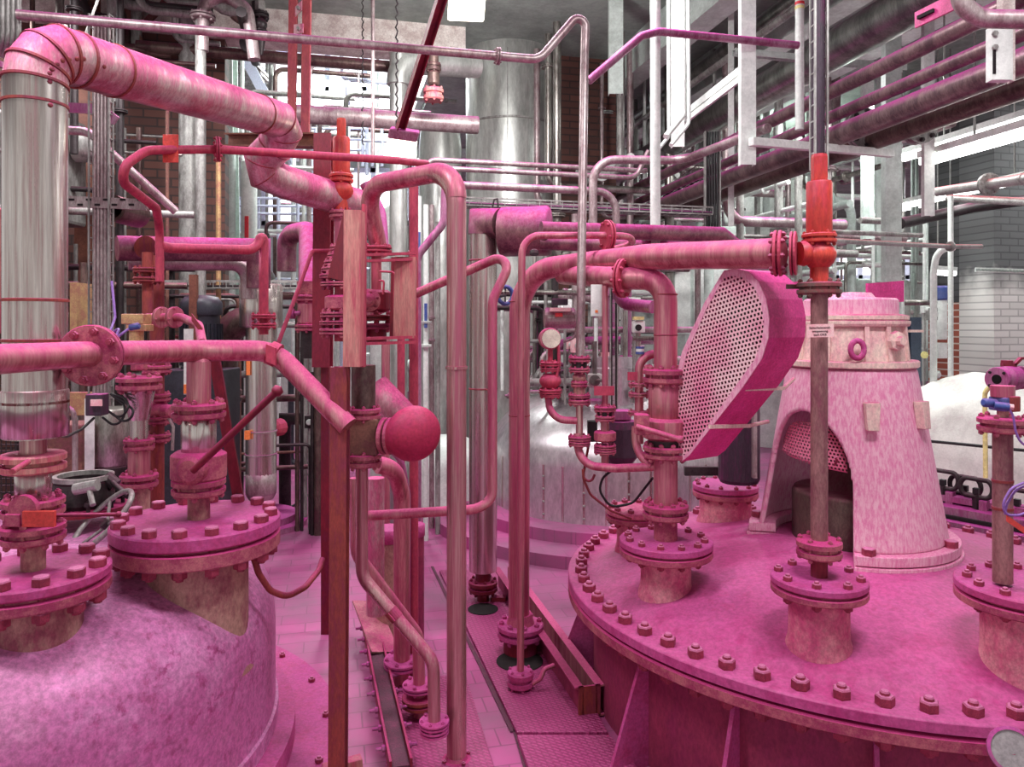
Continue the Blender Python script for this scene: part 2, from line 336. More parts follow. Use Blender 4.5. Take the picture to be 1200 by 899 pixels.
def brickmat(name, c1, c2, mortar, ax, scale=1.0, soot=None):
    m = bpy.data.materials.new(name); m.use_nodes = True; nt = m.node_tree; N = nt.nodes; L = nt.links; b = N['Principled BSDF']; b.inputs['Roughness'].default_value = .8
    g = N.new('ShaderNodeNewGeometry')
    d = N.new('ShaderNodeVectorMath'); d.operation = 'DOT_PRODUCT'; d.inputs[1].default_value = ax; L.new(g.outputs['Position'], d.inputs[0])
    s = N.new('ShaderNodeSeparateXYZ'); L.new(g.outputs['Position'], s.inputs[0])
    cb = N.new('ShaderNodeCombineXYZ'); L.new(d.outputs['Value'], cb.inputs[0]); L.new(s.outputs[2], cb.inputs[1])
    t = N.new('ShaderNodeTexBrick'); L.new(cb.outputs[0], t.inputs['Vector'])
    t.inputs['Color1'].default_value = s2l(c1); t.inputs['Color2'].default_value = s2l(c2); t.inputs['Mortar'].default_value = s2l(mortar)
    t.inputs['Scale'].default_value = 1; t.inputs['Brick Width'].default_value = .25*scale; t.inputs['Row Height'].default_value = .083*scale; t.inputs['Mortar Size'].default_value = .009*scale
    out = t.outputs['Color']
    if soot:                                          # a painted or sooty zone of the wall above a given height, its own colour
        n = N.new('ShaderNodeTexNoise'); n.inputs['Scale'].default_value = 2.5; n.inputs['Detail'].default_value = 5; L.new(g.outputs['Position'], n.inputs['Vector'])
        a = N.new('ShaderNodeMath'); a.operation = 'MULTIPLY_ADD'; a.inputs[1].default_value = .7; L.new(n.outputs[0], a.inputs[0]); L.new(s.outputs[2], a.inputs[2])
        r = N.new('ShaderNodeMapRange'); r.inputs['From Min'].default_value = soot[0]; r.inputs['From Max'].default_value = soot[1]; L.new(a.outputs[0], r.inputs['Value'])
        x = N.new('ShaderNodeMix'); x.data_type = 'RGBA'; x.blend_type = 'MULTIPLY'; L.new(r.outputs[0], x.inputs[0]); L.new(out, x.inputs[6]); x.inputs[7].default_value = s2l(soot[2]); out = x.outputs[2]
    L.new(out, b.inputs['Base Color'])
    bp = N.new('ShaderNodeBump'); bp.inputs['Strength'].default_value = .5; bp.inputs['Distance'].default_value = .01; bp.invert = True; L.new(t.outputs['Fac'], bp.inputs['Height']); L.new(bp.outputs[0], b.inputs['Normal'])
    return m
VT, UT = tuple(V), tuple(U)
M['brick_brown'] = brickmat('brown_brick', (104, 66, 58), (80, 52, 48), (62, 48, 46), VT)
M['brick_red'] = brickmat('red_brick', (168, 92, 74), (146, 76, 62), (204, 192, 182), VT)
M['brick_black'] = brickmat('blackened_brick', (74, 74, 76), (60, 60, 62), (52, 52, 54), VT)
M['brick_white'] = brickmat('whitewashed_brick', (226, 224, 220), (208, 206, 202), (178, 176, 174), VT, 1.0, (2.6, 2.9, (112, 114, 118)))
def floormat():
    m = bpy.data.materials.new('powdered_tile_floor'); m.use_nodes = True; nt = m.node_tree; N = nt.nodes; L = nt.links; b = N['Principled BSDF']
    g = N.new('ShaderNodeNewGeometry'); mp = N.new('ShaderNodeMapping'); mp.inputs['Rotation'].default_value = (0, 0, -.238); L.new(g.outputs['Position'], mp.inputs[0])
    t = N.new('ShaderNodeTexBrick'); L.new(mp.outputs[0], t.inputs['Vector']); t.inputs['Scale'].default_value = 1; t.inputs['Brick Width'].default_value = .30; t.inputs['Row Height'].default_value = .15
    t.inputs['Color1'].default_value = s2l((182, 78, 138)); t.inputs['Color2'].default_value = s2l((168, 66, 126)); t.inputs['Mortar'].default_value = s2l((138, 60, 106)); t.inputs['Mortar Size'].default_value = .004
    n = N.new('ShaderNodeTexNoise'); n.inputs['Scale'].default_value = 1.3; n.inputs['Detail'].default_value = 7; n.inputs['Roughness'].default_value = .65; L.new(g.outputs['Position'], n.inputs[0])
    r = N.new('ShaderNodeMapRange'); r.inputs['From Min'].default_value = .42; r.inputs['From Max'].default_value = .66; L.new(n.outputs[0], r.inputs[0])
    x = N.new('ShaderNodeMix'); x.data_type = 'RGBA'; L.new(r.outputs[0], x.inputs[0]); L.new(t.outputs[0], x.inputs[6]); x.inputs[7].default_value = s2l((138, 84, 116))
    L.new(x.outputs[2], b.inputs['Base Color']); b.inputs['Roughness'].default_value = .5
    bp = N.new('ShaderNodeBump'); bp.inputs['Strength'].default_value = .4; bp.inputs['Distance'].default_value = .008; bp.invert = True; L.new(t.outputs['Fac'], bp.inputs['Height']); L.new(bp.outputs[0], b.inputs['Normal'])
    return m
M['floor'] = floormat()
def platemat():                                       # raised lozenges of tread plate
    m = bpy.data.materials.new('powdered_tread_plate'); m.use_nodes = True; nt = m.node_tree; N = nt.nodes; L = nt.links; b = N['Principled BSDF']
    g = N.new('ShaderNodeNewGeometry'); mp = N.new('ShaderNodeMapping'); mp.inputs['Rotation'].default_value = (0, 0, .55); mp.inputs['Scale'].default_value = (26, 26, 26); L.new(g.outputs['Position'], mp.inputs[0])
    t = N.new('ShaderNodeTexBrick'); L.new(mp.outputs[0], t.inputs[0]); t.inputs['Scale'].default_value = 1; t.inputs['Brick Width'].default_value = 1.0; t.inputs['Row Height'].default_value = .5; t.inputs['Mortar Size'].default_value = .17; t.inputs['Mortar Smooth'].default_value = .5
    t.inputs['Color1'].default_value = s2l((186, 74, 134)); t.inputs['Color2'].default_value = s2l((178, 66, 126)); t.inputs['Mortar'].default_value = s2l((152, 52, 106))
    L.new(t.outputs[0], b.inputs['Base Color']); b.inputs['Roughness'].default_value = .5
    bp = N.new('ShaderNodeBump'); bp.inputs['Strength'].default_value = .8; bp.inputs['Distance'].default_value = .006; bp.invert = True; L.new(t.outputs['Fac'], bp.inputs['Height']); L.new(bp.outputs[0], b.inputs['Normal'])
    return m
M['plate'] = platemat()
def perfmat(name, o, ex, ey, pitch, c1, c2):          # perforated sheet: staggered square holes are really open
    m = bpy.data.materials.new(name); m.use_nodes = True; nt = m.node_tree; N = nt.nodes; L = nt.links; b = N['Principled BSDF']; b.inputs['Roughness'].default_value = .5
    g = N.new('ShaderNodeNewGeometry'); sb = N.new('ShaderNodeVectorMath'); sb.operation = 'SUBTRACT'; sb.inputs[1].default_value = o; L.new(g.outputs['Position'], sb.inputs[0])
    def mt(op, a, b_=0.0):
        x = N.new('ShaderNodeMath'); x.operation = op
        for i, v in enumerate((a, b_)):
            if isinstance(v, (int, float)): x.inputs[i].default_value = v
            else: L.new(v, x.inputs[i])
        return x.outputs[0]
    def dot(v):
        d = N.new('ShaderNodeVectorMath'); d.operation = 'DOT_PRODUCT'; d.inputs[1].default_value = Vector(v)/pitch; L.new(sb.outputs[0], d.inputs[0]); return d.outputs['Value']
    y = dot(ey); row = mt('FLOOR', y); x = mt('ADD', dot(ex), mt('MULTIPLY', row, .5))
    fx = mt('ABSOLUTE', mt('SUBTRACT', mt('FRACT', x), .5)); fy = mt('ABSOLUTE', mt('SUBTRACT', mt('FRACT', y), .5))
    hole = mt('LESS_THAN', mt('MAXIMUM', fx, fy), .29)
    n = N.new('ShaderNodeTexNoise'); n.inputs['Scale'].default_value = 4; n.inputs['Detail'].default_value = 5; L.new(g.outputs['Position'], n.inputs[0])
    r = N.new('ShaderNodeMapRange'); r.inputs[1].default_value = .4; r.inputs[2].default_value = .65; L.new(n.outputs[0], r.inputs[0])
    xm = N.new('ShaderNodeMix'); xm.data_type = 'RGBA'; L.new(r.outputs[0], xm.inputs[0]); xm.inputs[6].default_value = s2l(c1); xm.inputs[7].default_value = s2l(c2); L.new(xm.outputs[2], b.inputs['Base Color'])
    tr = N.new('ShaderNodeBsdfTransparent'); ms = N.new('ShaderNodeMixShader'); L.new(hole, ms.inputs[0]); L.new(b.outputs[0], ms.inputs[1]); L.new(tr.outputs[0], ms.inputs[2]); L.new(ms.outputs[0], N['Material Output'].inputs[0])
    return m
def text(parent, s, c, h, right, up, mat_, name='lettering', align='CENTER'):
    cu = bpy.data.curves.new(name, 'FONT'); cu.body = s; cu.size = h; cu.align_x = align; cu.align_y = 'CENTER'; cu.extrude = .0004; cu.materials.append(mat_)
    o = bpy.data.objects.new(name, cu); link(o, parent, Vector(c)); r = Vector(right).normalized(); u = Vector(up).normalized()
    o.rotation_euler = Matrix((r, u, r.cross(u))).transposed().to_euler()
    me = bpy.data.meshes.new_from_object(o); q = bpy.data.objects.new(name, me); nm = o.name; bpy.data.objects.remove(o)
    link(q, parent, Vector(c)); q.rotation_euler = Matrix((r, u, r.cross(u))).transposed().to_euler(); return q
# ---------------------------------------------------------------- the setting
def struct(mb, name, m, bevel=0): return mb.build(name, m, kind='structure', bevel=bevel)
struct(MB().box((0, 14, -.06), (34, 36, .12)), 'floor', M['floor'])
def vub(v0, v1, u0, u1, z0, z1): return MB().box(V*(v0+v1)/2+U*(u0+u1)/2+Z*(z0+z1)/2, (v1-v0, u1-u0, z1-z0), V, U)
struct(vub(-12, 1.4, -4, 8.0, 5.05, 5.3), 'ceiling_left', M['darkgreen'])
struct(vub(1.4, 22, -4, 30, 5.2, 5.4), 'ceiling_right', M['darkgreen'])
struct(vub(-14, 1.5, 7.8, 30, 7.6, 7.8), 'ceiling_high', M['palegreen'])
struct(vub(1.3, 1.5, 8.0, 30, 5.3, 7.6), 'wall_upstand', M['palegreen'])
def wallbox(name, a, b, z0, z1, th, m):               # a, b: plan points
    a = Vector((a[0], a[1], 0)); b = Vector((b[0], b[1], 0)); mid = (a+b)/2; d = (b-a)
    return struct(MB().box(mid+Vector((0, 0, (z0+z1)/2)), (d.length, th, z1-z0), d), name, m)
def onV(px, px0, Y0):                                 # plan point seen in column px on the line through W(px0,.,Y0) along V
    p = W(px0, 380, Y0); t = (px-HX)/F
    s = (t*p.y-p.x)/(V.x-t*V.y); q = p+V*s; return (q.x, q.y)
wallbox('wall_left', onV(-330, 170, 7.4), onV(266, 170, 7.4), 0, 5.2, .3, M['brick_brown'])
wallbox('wall_pier', onV(646, 680, 9.6), onV(712, 680, 9.6), 0, 5.2, .6, M['brick_brown'])
wallbox('wall_brick_low', onV(1106, 1130, 9.6), onV(1160, 1130, 9.6), 0, EYE+.27, .5, M['brick_red'])
wallbox('wall_brick_high', onV(1106, 1130, 9.6), onV(1160, 1130, 9.6), EYE+.27, 5.2, .5, M['brick_black'])
wallbox('wall_right', onV(1144, 1144, 9.0), onV(1420, 1144, 9.0), 0, 5.2, .5, M['brick_white'])
wallbox('wall_back', (-22, 17), (22, 27), 0, 7.6, .3, M['palegreen'])
# glazed bays of the back wall: a frame with mullions and daylit panes
def window(i, px0, px1, py0, py1, Y, nx, ny):
    a = W(px0, py1, Y); c = W(px1, py1, Y); top = W(px0, py0, Y).z
    d = Vector((c.x-a.x, 0, 0)); w = d.length; h = top-a.z
    fr = MB(); n = Vector((1, 0, 0))
    for k in range(nx+1): fr.box(a+n*w*k/nx+Z*h/2, (.09, .1, h+.1))
    for k in range(ny+1): fr.box(a+n*w/2+Z*h*k/ny, (w+.1, .1, .09))
    o = struct(fr, 'window_%d' % i, M['bluewhite'])
    MB().box(a+n*w/2+Z*h/2+Vector((0, .04, 0)), (w, .02, h)).build('pane', M['daylight'], o)
window(1, 296, 560, 58, 152, 14.5, 6, 2)
struct(MB().box(W(430, 170, 14.3), (5.2, .4, .55)), 'trim_beam_white', M['white'])
window(4, 310, 480, 200, 262, 14.6, 4, 1)
window(2, 40, 120, 270, 420, 15.5, 2, 3)
window(3, 980, 1062, 300, 350, 16.5, 3, 2)
# ceiling beams along the hall's axis and across it
for i, (px, Y) in enumerate(((760, 8.5), (905, 8.0), (1060, 7.6), (1250, 8))):
    c = W(px, 0, Y); c.z = 5.0
    struct(MB().box(c, (.26, 26, .42), V), 'trim_beam_%d' % (i+1), M['palegreen'])
struct(vub(-9, 1.4, 7.85, 8.1, 4.72, 5.05), 'trim_lintel_1', M['whitewood'])
# floor details: kerb of the silver vessel, round floor pads
def kerb(name, c, radii_z, m):
    o = MB(); prof = []
    for r, z in radii_z: prof.append((r, z))
    o.lathe(prof, c, n=72); return struct(o, name, m)
CS = Vector((.98, 7.5, 0))
kerb('trim_kerb', CS, [(1.78, 0), (1.78, .1), (1.45, .1), (1.45, .2), (1.2, .2)], M['floor'])
kerb('trim_pad', Vector((-2.45, 7.1, 0)), [(.50, 0), (.50, .05), (.40, .05), (.40, .11), (.1, .11)], M['steel_purple'])
# tread plates let into the floor
def slab(pxs, z, th, m, name, label, cat, kind=None):
    pts = []
    for px, py in pxs:
        Y = F*(EYE-z)/(py-HY); pts.append(W(px, py, Y))
    return MB().prism(pts, (0, 0, -th)).build(name, m, None, label, cat, bevel=.002) if kind is None else MB().prism(pts, (0, 0, -th)).build(name, m, kind=kind)
slab([(515, 668), (586, 668), (668, 772), (712, 858), (606, 858)], .025, .022, M['plate'], 'tread_plate', 'long pink tread plate between the straight vertical pipe and the paired channel beam', 'floor plate')
slab([(606, 861), (714, 861), (800, 960), (640, 960)], .034, .03, M['plate'], 'tread_plate', 'pink tread plate at the bottom of the photo with a stepped corner', 'floor plate')
slab([(470, 792), (546, 792), (598, 960), (440, 960)], .02, .018, M['plate'], 'tread_plate', 'pink tread plate around the foot of the bare vertical pipe', 'floor plate')

def joint(n_, pxs): MB().prism([W(x, y, F*(EYE-.004)/(y-HY)) for x, y in pxs], (0, 0, .003)).build('trim_joint_%d' % n_, M['grime'], kind='structure')
joint(1, [(505, 664), (508, 664), (604, 858), (598, 858)])
joint(2, [(601, 856), (606, 856), (640, 960), (630, 960)])
# ---------------------------------------------------------------- left vessel with its two nozzles
CL = Vector((-2.27, 3.05, 0)); Ra, Rb, Zb = 1.25, .51, .49
ves = thing('dished_vessel', 'dusty lilac pink domed vessel with two bolted nozzles at lower left', 'vessel', CL)
prof = [(Ra, .12), (Ra, Zb)]+[(Ra*math.cos(a*math.pi/80)**.6, Zb+Rb*math.sin(a*math.pi/80)**.6) for a in range(1, 40)]+[(0.0, Zb+Rb)]
MB().lathe(prof, CL, n=128, smooth=True).build('shell', M['dome'], ves)
MB().lathe([(Ra, .14), (Ra+.012, .14), (Ra+.012, .22), (Ra, .225)], CL, n=128).build('base_band', M['dome'], ves)
MB().lathe([(Ra-.02, .0), (Ra+.085, .0), (Ra+.085, .15), (Ra-.02, .155)], CL, n=128).build('base_ring', M['lid'], ves)
MB().lathe([(Ra+.05, .0), (1.50, .0), (1.50, .06), (Ra+.05, .06)], CL+Vector((.02, .05, 0)), n=96).build('floor_ring', M['lid'], ves)
bolts(ves, CL+Vector((.02, .05, .05)), Z, 1.44, 24, .03, .02, M['bolt_pink'], ph=.3)
def nozzle(par, c, Rf, t, rn, zb, nb, rb, sz, ml, mn, ph, gapz=.012, lean=(0, 0), tl=None):
    n = MB().lathe([(rn*1.12, zb-c.z), (rn*1.02, zb-c.z+.07), (rn, zb-c.z+.12), (rn, -t*2.2)], c, n=48, smooth=True).build('nozzle', mn, par)
    tl = tl or t
    MB().lathe([(Rf-.006, 0-tl), (Rf, .006-tl), (Rf, -.006), (Rf-.006, 0)], c, n=56).build('lid', ml, n)
    MB().lathe([(rn, -tl-t-gapz), (Rf*.985, -tl-t-gapz), (Rf, -tl-t-gapz+.005), (Rf, -tl-gapz-.004), (Rf*.985, -tl-gapz), (Rf*.9, -tl-gapz), (Rf*.9, -tl)], c, n=56).build('flange', M['pflange'], n)
    bolts(n, c-Z*(tl+gapz+t)/2, Z, rb, nb, sz, tl+t+gapz, M['bolt_pink'], ph, False)
    return n
N1 = Vector((-1.565, 2.453, 1.1)); N2 = Vector((-1.233, 2.943, 1.14))
nozzle(ves, N1, .229, .034, .145, .60, 12, .198, .047, M['lid'], M['nozzle_brown'], .15, tl=.034)
nozzle(ves, N2, .311, .055, .19, .55, 16, .276, .047, M['lid'], M['nozzle_brown'], .18, tl=.05)

# stack standing on the near lid, under the big cladded pipe
s = thing('valve_stack', 'salmon valve stack on the near lid, with red square plate and shiny spool', 'valve', N1)
stack(s, 39, 2.453, [('pipe', 634, 672, 13, M['nozzle_brown']), ('flange', 613, 634, 34, M['pflange'], 8), ('flange', 583, 604, 33, M['pflange'], 8), ('body', 603, 614, 20, M['pflange']), ('tube', 552, 585, 19, M['clad']), ('flange', 531, 552, 34.5, M['redweath'], 0), ('pipe', 513, 532, 14, M['steel'])], M['pflange'])
p = W(46, 608, 2.34); MB().box(p, (.1, .014, .05)).build('square_plate', M['coral'], s, bevel=.002)
MB().box(W(20, 608, 2.36), (.05, .05, .04)).build('actuator', M['pflange'], s, bevel=.003)
MB().lathe([(.045, -.01), (.045, .01)], W(28, 597, 2.35), (0, 1, 0)).build('face_plate', M['pflange'], s)
MB().tube([W(60, 604, 2.37), W(138, 603, 2.42)], .006, 10).lathe([(.0, -.01), (.01, -.004), (.01, .004), (.0, .01)], W(139, 603, 2.42), (1, 0, 0), 12, True).build('lever', M['reddark'], s)
MB().tube([W(33, 541, 2.35), W(14, 553, 2.25)], .009, 10).build('handle', M['redweath'], s)
# the big cladded pipe
bigp = pipe('big silver cladded pipe with pink dusted top, rising at the left edge and bending right', [(41.5, 512, 2.453), (41.5, 66, 2.453), (118, 71, 2.66), (326, 137, 3.9), (306, 196, 4.05), (372, 226, 4.3), (420, 242, 4.5)], .093, M['clad'], .0, n=40, name='cladded_pipe')
bpts = [W(41.5, 512, 2.453), W(41.5, 97, 2.453), W(45, 80, 2.46), W(55, 68, 2.48), W(70, 64, 2.52), W(89, 70, 2.58), W(326, 140, 3.9), W(332, 155, 3.98), W(322, 172, 4.02), W(308, 186, 4.05), W(312, 204, 4.1), W(335, 214, 4.15), W(420, 240, 4.5)]
def rebuild(o, mb):
    vs = mb.v; ol = WL[o.name]; me = o.data; mt = me.materials[0]; me.clear_geometry(); me.from_pydata([Vector(v)-ol for v in vs], [], mb.f); me.polygons.foreach_set('use_smooth', mb.sm); me.update()
tp_ = tube_parts(bpts, .093, 40, (0, 1, 5, 6, 12))
rebuild(bigp, tp_[0])
for q_, nm_ in ((1, 'mitre_bend'), (2, 'sloping_run'), (3, 'swan_neck')): tp_[q_].build(nm_, M['clad_dusty'], bigp)
def band(par, c, d, r, w=.006, m=None, nm='seam_band'): MB().lathe([(r*.97, -w), (r+.004, -w*.7), (r+.004, w*.7), (r*.97, w)], c, d, 40).build(nm, m or M['redrust'], par)
for y in (123, 352, 399, 471): band(bigp, W(41.5, y, 2.453), Z, .093)
for i in (1, 2, 3, 4, 5):
    d = (bpts[i]-bpts[i-1]).normalized()+(bpts[i+1]-bpts[i]).normalized(); band(bigp, bpts[i], d, .0945)
for i in (6, 7, 8, 9, 10):
    d = (bpts[i]-bpts[i-1]).normalized()+(bpts[i+1]-bpts[i]).normalized(); band(bigp, bpts[i], d, .094, .004)
d = bpts[6]-bpts[5]; band(bigp, bpts[5]+d*.13, d, .0935); band(bigp, bpts[5]+d*.86, d, .0935, .004)
MB().lathe([(.078, 0), (.097, .004), (.097, .15), (.093, .155)], W(41.5, 512, 2.453), n=40, smooth=True).build('end_sleeve', M['clad'], bigp)

# stack on the far lid and its shut-off lever
s = thing('ball_valve_stack', 'pink lever ball valve stack standing on the far round lid', 'valve', N2)
stack(s, 233, 2.943, [('pipe', 575, 612, 12.5, M['nozzle_brown']), ('flange', 560, 579, 30, M['pflange'], 8), ('body', 528, 563, 31, M['pflange']), ('tube', 489, 530, 19.5, M['clad']), ('flange', 472, 490, 30, M['pflange'], 8), ('pipe', 424, 474, 13.5, M['steel_pink']), ('cone', 412, 426, 13.5, M['steel_pink'], 0, 9)], M['pflange'])
MB().lathe([(.05, -.015), (.055, -.01), (.055, .03), (.04, .04)], W(227, 550, 2.86), (-.1, -1, 0)).build('side_boss', M['pflange'], s)
MB().tube([W(226, 552, 2.79), W(323, 460, 2.72)], .0135, 12).lathe([(0, -.022), (.02, -.01), (.02, .01), (0, .022)], W(325, 458, 2.72), (1, 0, 1), 12, True).build('lever', M['reddark'], s)
# header pipe crossing the left vessel
hd = pipe('pink dusty header pipe at left with a large bolted flange', [W(-60, 424, 1.82), W(0, 421, 2.07), W(107, 415, 2.45), W(233, 411, 2.943), W(321, 411, 3.1), W(408, 500, 3.02)], .042, M['steel_pink'], .14, n=24, name='header_pipe')
c = W(107, 416.5, 2.45); d = W(233, 411, 2.943)-W(0, 421, 2.07)
flange(hd, c, (-.12, .99, .02), .1, .028, M['pflange'], 8, .024, M['bolt_pink'], segs=40)
c = W(321, 415, 3.08); MB().lathe([(.042, -.018), (.05, -.018), (.05, .018), (.042, .018)], c, (.8, 0, -.35), 20).box(c+Vector((.005, -.05, .0)), (.04, .02, .07), (.8, 0, -.35)).build('clamp', M['redpaint'], hd)
o = MB().bar(W(250, 412, 3.2), W(281, 592, 3.25), .045, .014, (0, -1, 0)).build('flat_strut', M['reddark'], None, 'dark pink flat bar propping the header pipe behind the ball valve', 'strut')
pipe('pink hose hanging in a loop beside the far round lid', [(297, 652, 2.98), (303, 672, 3.0), (316, 692, 3.05), (336, 700, 3.1), (358, 688, 3.2), (374, 668, 3.3), (378, 655, 3.35)], .013, M['redrust'], .1, name='hose', cat='hose', n=10)

# thin red pipe along the top and its plate
tp = pipe('thin red pipe running level from the swan neck loop to a sharp hooked bend', [(500, 192, 3.9), (465, 188, 3.7), (255, 175, 3.35), (172, 176, 3.15), (131, 204, 2.95), (183, 244, 3.35), (187, 268, 3.5), (187, 330, 3.5)], .019, M['redpaint'], .09, fl=((1, 1.0, 3.0, 6, M['redpaint']),), name='thin_pipe', n=16)
MB().box(W(200, 174, 3.22), (.066, .008, .12)).build('support_plate', M['coral'], tp, bevel=.002)
pipe('thin pink pipe in front of the level magenta duct, turning down to a flange', [(187, 288, 3.5), (200, 291, 3.6), (300, 293, 3.9), (309, 268, 3.95), (309, 330, 3.95), (309, 392, 3.95)], .0245, M['redpaint'], .08, fl=((4, .66, 2.6, 6), (4, .83, 2.6, 6)), name='thin_pipe')
# level magenta duct and its silver tail
dct = pipe('level magenta cladded pipe ending in a blank cap, behind the red thin pipe', [(137, 291, 5.0), (200, 292, 5.2), (303, 293, 5.5), (303, 338, 5.5)], .085, M['clad_magenta'], 0, n=28, name='cladded_pipe', seams=((0, .45),))
MB().lathe([(.0, -.02), (.075, -.02), (.078, .0), (.078, .05)], W(172, 290, 4.98), (0, 1, 0)).build('blank_cap', M['redrust'], dct)
pipe('lower brown purple pipe under the level magenta cladded pipe', [(150, 307, 5.3), (290, 308, 5.7), (292, 350, 5.7)], .06, M['greypink'], .12, name='thick_pipe')
s = thing('insulated_standpipe', 'silver cladded standpipe with a wider white drum, dome ended at the bottom', 'pipe', W(305, 590, 6.1))
stack(s, 306, 6.1, [('tube', 333, 384, 24.5, M['clad']), ('pipe', 380, 555, 17.5, M['clad']), ('tube', 553, 578, 17.5, M['greypink'])], M['clad'])
MB().lathe([(.02, -.527), (.02, -.09), (.065, -.075), (.1, -.04), (.121, 0)], W(306, 578, 6.1), n=24, smooth=True).build('dome_end', M['greypink'], s)
MB().box(W(291, 425, 5.98), (.03, .01, .2)).build('warning_strip', M['orangetag'], s)
for y in (505, 532): band(s, W(306, y, 6.1), Z, .1225, .008, M['greypink'])
MB().box(W(290, 510, 5.97), (.04, .03, .07)).build('tag', M['orangetag'], s)
# red vertical pipe with flowmeter and small valves
pipe('red vertical pipe with bolted flanges left of the black motor', [(173, 296, 3.75), (173, 380, 3.75)], .026, M['redrust'], 0, fl=((0, .25, 2.6, 6), (0, .38, 2.6, 6)), name='flanged_pipe')
s = thing('flowmeter', 'glass and chrome flow meter stack between pink flanges behind the header', 'meter', W(165, 590, 3.75))
stack(s, 163, 3.75, [('hex', 420, 434, 9), ('flange', 441, 457, 25, M['pflange'], 8), ('cone', 456, 492, 11, M['clad'], 0, 18), ('pipe', 492, 516, 10, M['clad']), ('flange', 514, 527, 17, M['pflange'], 6), ('pipe', 526, 556, 12, M['steel_pink']), ('flange', 555, 570, 21, M['pflange'], 6), ('pipe', 568, 600, 12, M['nozzle_brown'])], M['pflange'])
s = thing('valve_train', 'row of stacked pink valves and flanges behind the chrome flow meter', 'valve', W(185, 600, 3.95))
stack(s, 184, 3.95, [('pipe', 300, 600, 8, M['redrust']), ('flange', 428, 437, 16, M['pflange'], 6), ('flange', 461, 470, 15, M['pflange'], 6), ('ball', 470, 490, 14, M['pflange']), ('flange', 488, 496, 15, M['pflange'], 6), ('flange', 508, 517, 15, M['pflange'], 6)], M['pflange'])
MB().tube([W(195, 484, 3.85), W(203, 500, 3.84), W(202, 528, 3.84)], .008, 8).build('handle', M['greypink'], s)
MB().lathe([(.03, -.03), (.035, -.02), (.035, .02), (.03, .03)], W(196, 482, 3.85), (1, -.3, 0)).build('side_cap', M['pflange'], s)
s = thing('brass_block_valve', 'brass block valve with blue plug and violet cable above the header', 'valve', W(162, 400, 3.4))
for y0, y1, r, k in ((368, 380, 13, 'box'), (380, 388, 12, 'box'), (388, 400, 8, 'pipe')): stack(s, 160+(4 if y0 == 380 else 0), 3.4, [(k, y0, y1, r, M['brass'])], M['brass'])
MB().lathe([(.0, 0), (.015, .002), (.015, .04), (.01, .045)], W(152, 384, 3.33), (1, 0, .2), 12, True).build('plug', M['blue'], s)
pipe('violet cable curling from the brass block valve along the cable ladder', [(153, 384, 3.33), (143, 391, 3.3), (134, 398, 3.3), (141, 384, 3.35), (128, 392, 3.4), (135, 372, 3.5), (131, 330, 3.6)], .006, M['violet'], .03, name='cable', cat='cable', n=8)
el = pipe('short pink elbow pipe with two round flanges dropping into the header', [(173, 372, 3.55), (213, 372, 3.45), (233, 381, 3.3), (237, 402, 3.1)], .019, M['steel_pink'], .12, fl=((0, .42, 2.6, 4), (0, .8, 2.6, 4)), name='elbow_pipe')
MB().box(W(231, 380, 3.2), (.075, .008, .03), (.6, 0, -.8)).build('tag_plate', M['redrust'], el)
# black motor on its grey cabinet
s = thing('electric_motor', 'dark blue black finned electric motor behind the pink elbow', 'motor', W(236, 430, 6.2))
x, y = W(236, 0, 6.2).x, 6.2; zt = EYE+(380-346)*6.2/880; z0 = EYE-(432-380)*6.2/880
MB().lathe([(.155, 0), (.155, .02)], (x, y, z0), n=28).lathe([(.145, .02), (.145, zt-z0-.16)], (x, y, z0), n=28, smooth=True).build('stator', M['motor'], s)
fins = MB()
for k in range(28):
    a = 2*math.pi*k/28; fins.box((x+.152*math.cos(a), y+.152*math.sin(a), z0+.2), (.03, .008, .34), (math.cos(a), math.sin(a), 0))
fins.build('cooling_fins', M['motor'], s)
MB().lathe([(.16, 0), (.165, .02), (.165, .1), (.13, .15), (.05, .165), (.0, .165)], (x, y, zt-.165), n=32, smooth=True).build('fan_cowl', M['motor'], s)
MB().box((x, y, z0/2), (.5, .4, z0)).build('cabinet', M['motor'], None, 'grey blue metal cabinet carrying the black motor', 'cabinet', bevel=.01)
# dark geared valve with handwheel, rusty box, mesh screen
s = thing('gear_valve', 'black oily gear valve with a pale rim behind the salmon stack', 'valve', W(100, 600, 3.3))
c = W(98, 595, 3.4)
MB().lathe([(.12, 0), (.13, .03), (.12, .12), (.11, .13), (.1, .13), (.1, .06), (0, .06)], c, n=28).build('gear_housing', M['darksteel'], s)
MB().lathe([(.105, .13), (.125, .13), (.125, .15), (.105, .15), (.105, .13)], c, n=28, cap=False).build('rim', M['grey'], s)
MB().lathe([(0, -.05), (.025, -.05), (.025, .05), (0, .05)], W(101, 571, 3.25), (1, 0, .2), 12).tube([W(104, 571, 3.25), W(109, 592, 3.2)], .012, 10).build('crank', M['grey'], s)
MB().tube([W(128, 562, 3.4), W(150, 582, 3.3)], .012, 10).lathe([(0, -.03), (.03, -.03), (.03, .03), (0, .03)], W(130, 564, 3.4), (1, 0, -.8), 12).build('side_spindle', M['darksteel'], s)
bolts(s, c+Z*.02, Z, .16, 10, .03, .03, M['darksteel'])
MB().lathe([(.1, -.01), (.19, -.01), (.19, .012), (.1, .012)], c, n=32).build('foot_flange', M['reddark'], s)
hwc = W(119, 611, 3.16); ax = Vector((-.55, -.45, .72)).normalized(); xx, yy, _ = frame(ax)
s = thing('handwheel', 'pale grey tilted handwheel left of the far round lid', 'handwheel', hwc)
MB().tube([hwc+xx*.157*math.cos(a*.2618)+yy*.157*math.sin(a*.2618) for a in range(25)], .0115, 10, False).build('rim', M['grey'], s)
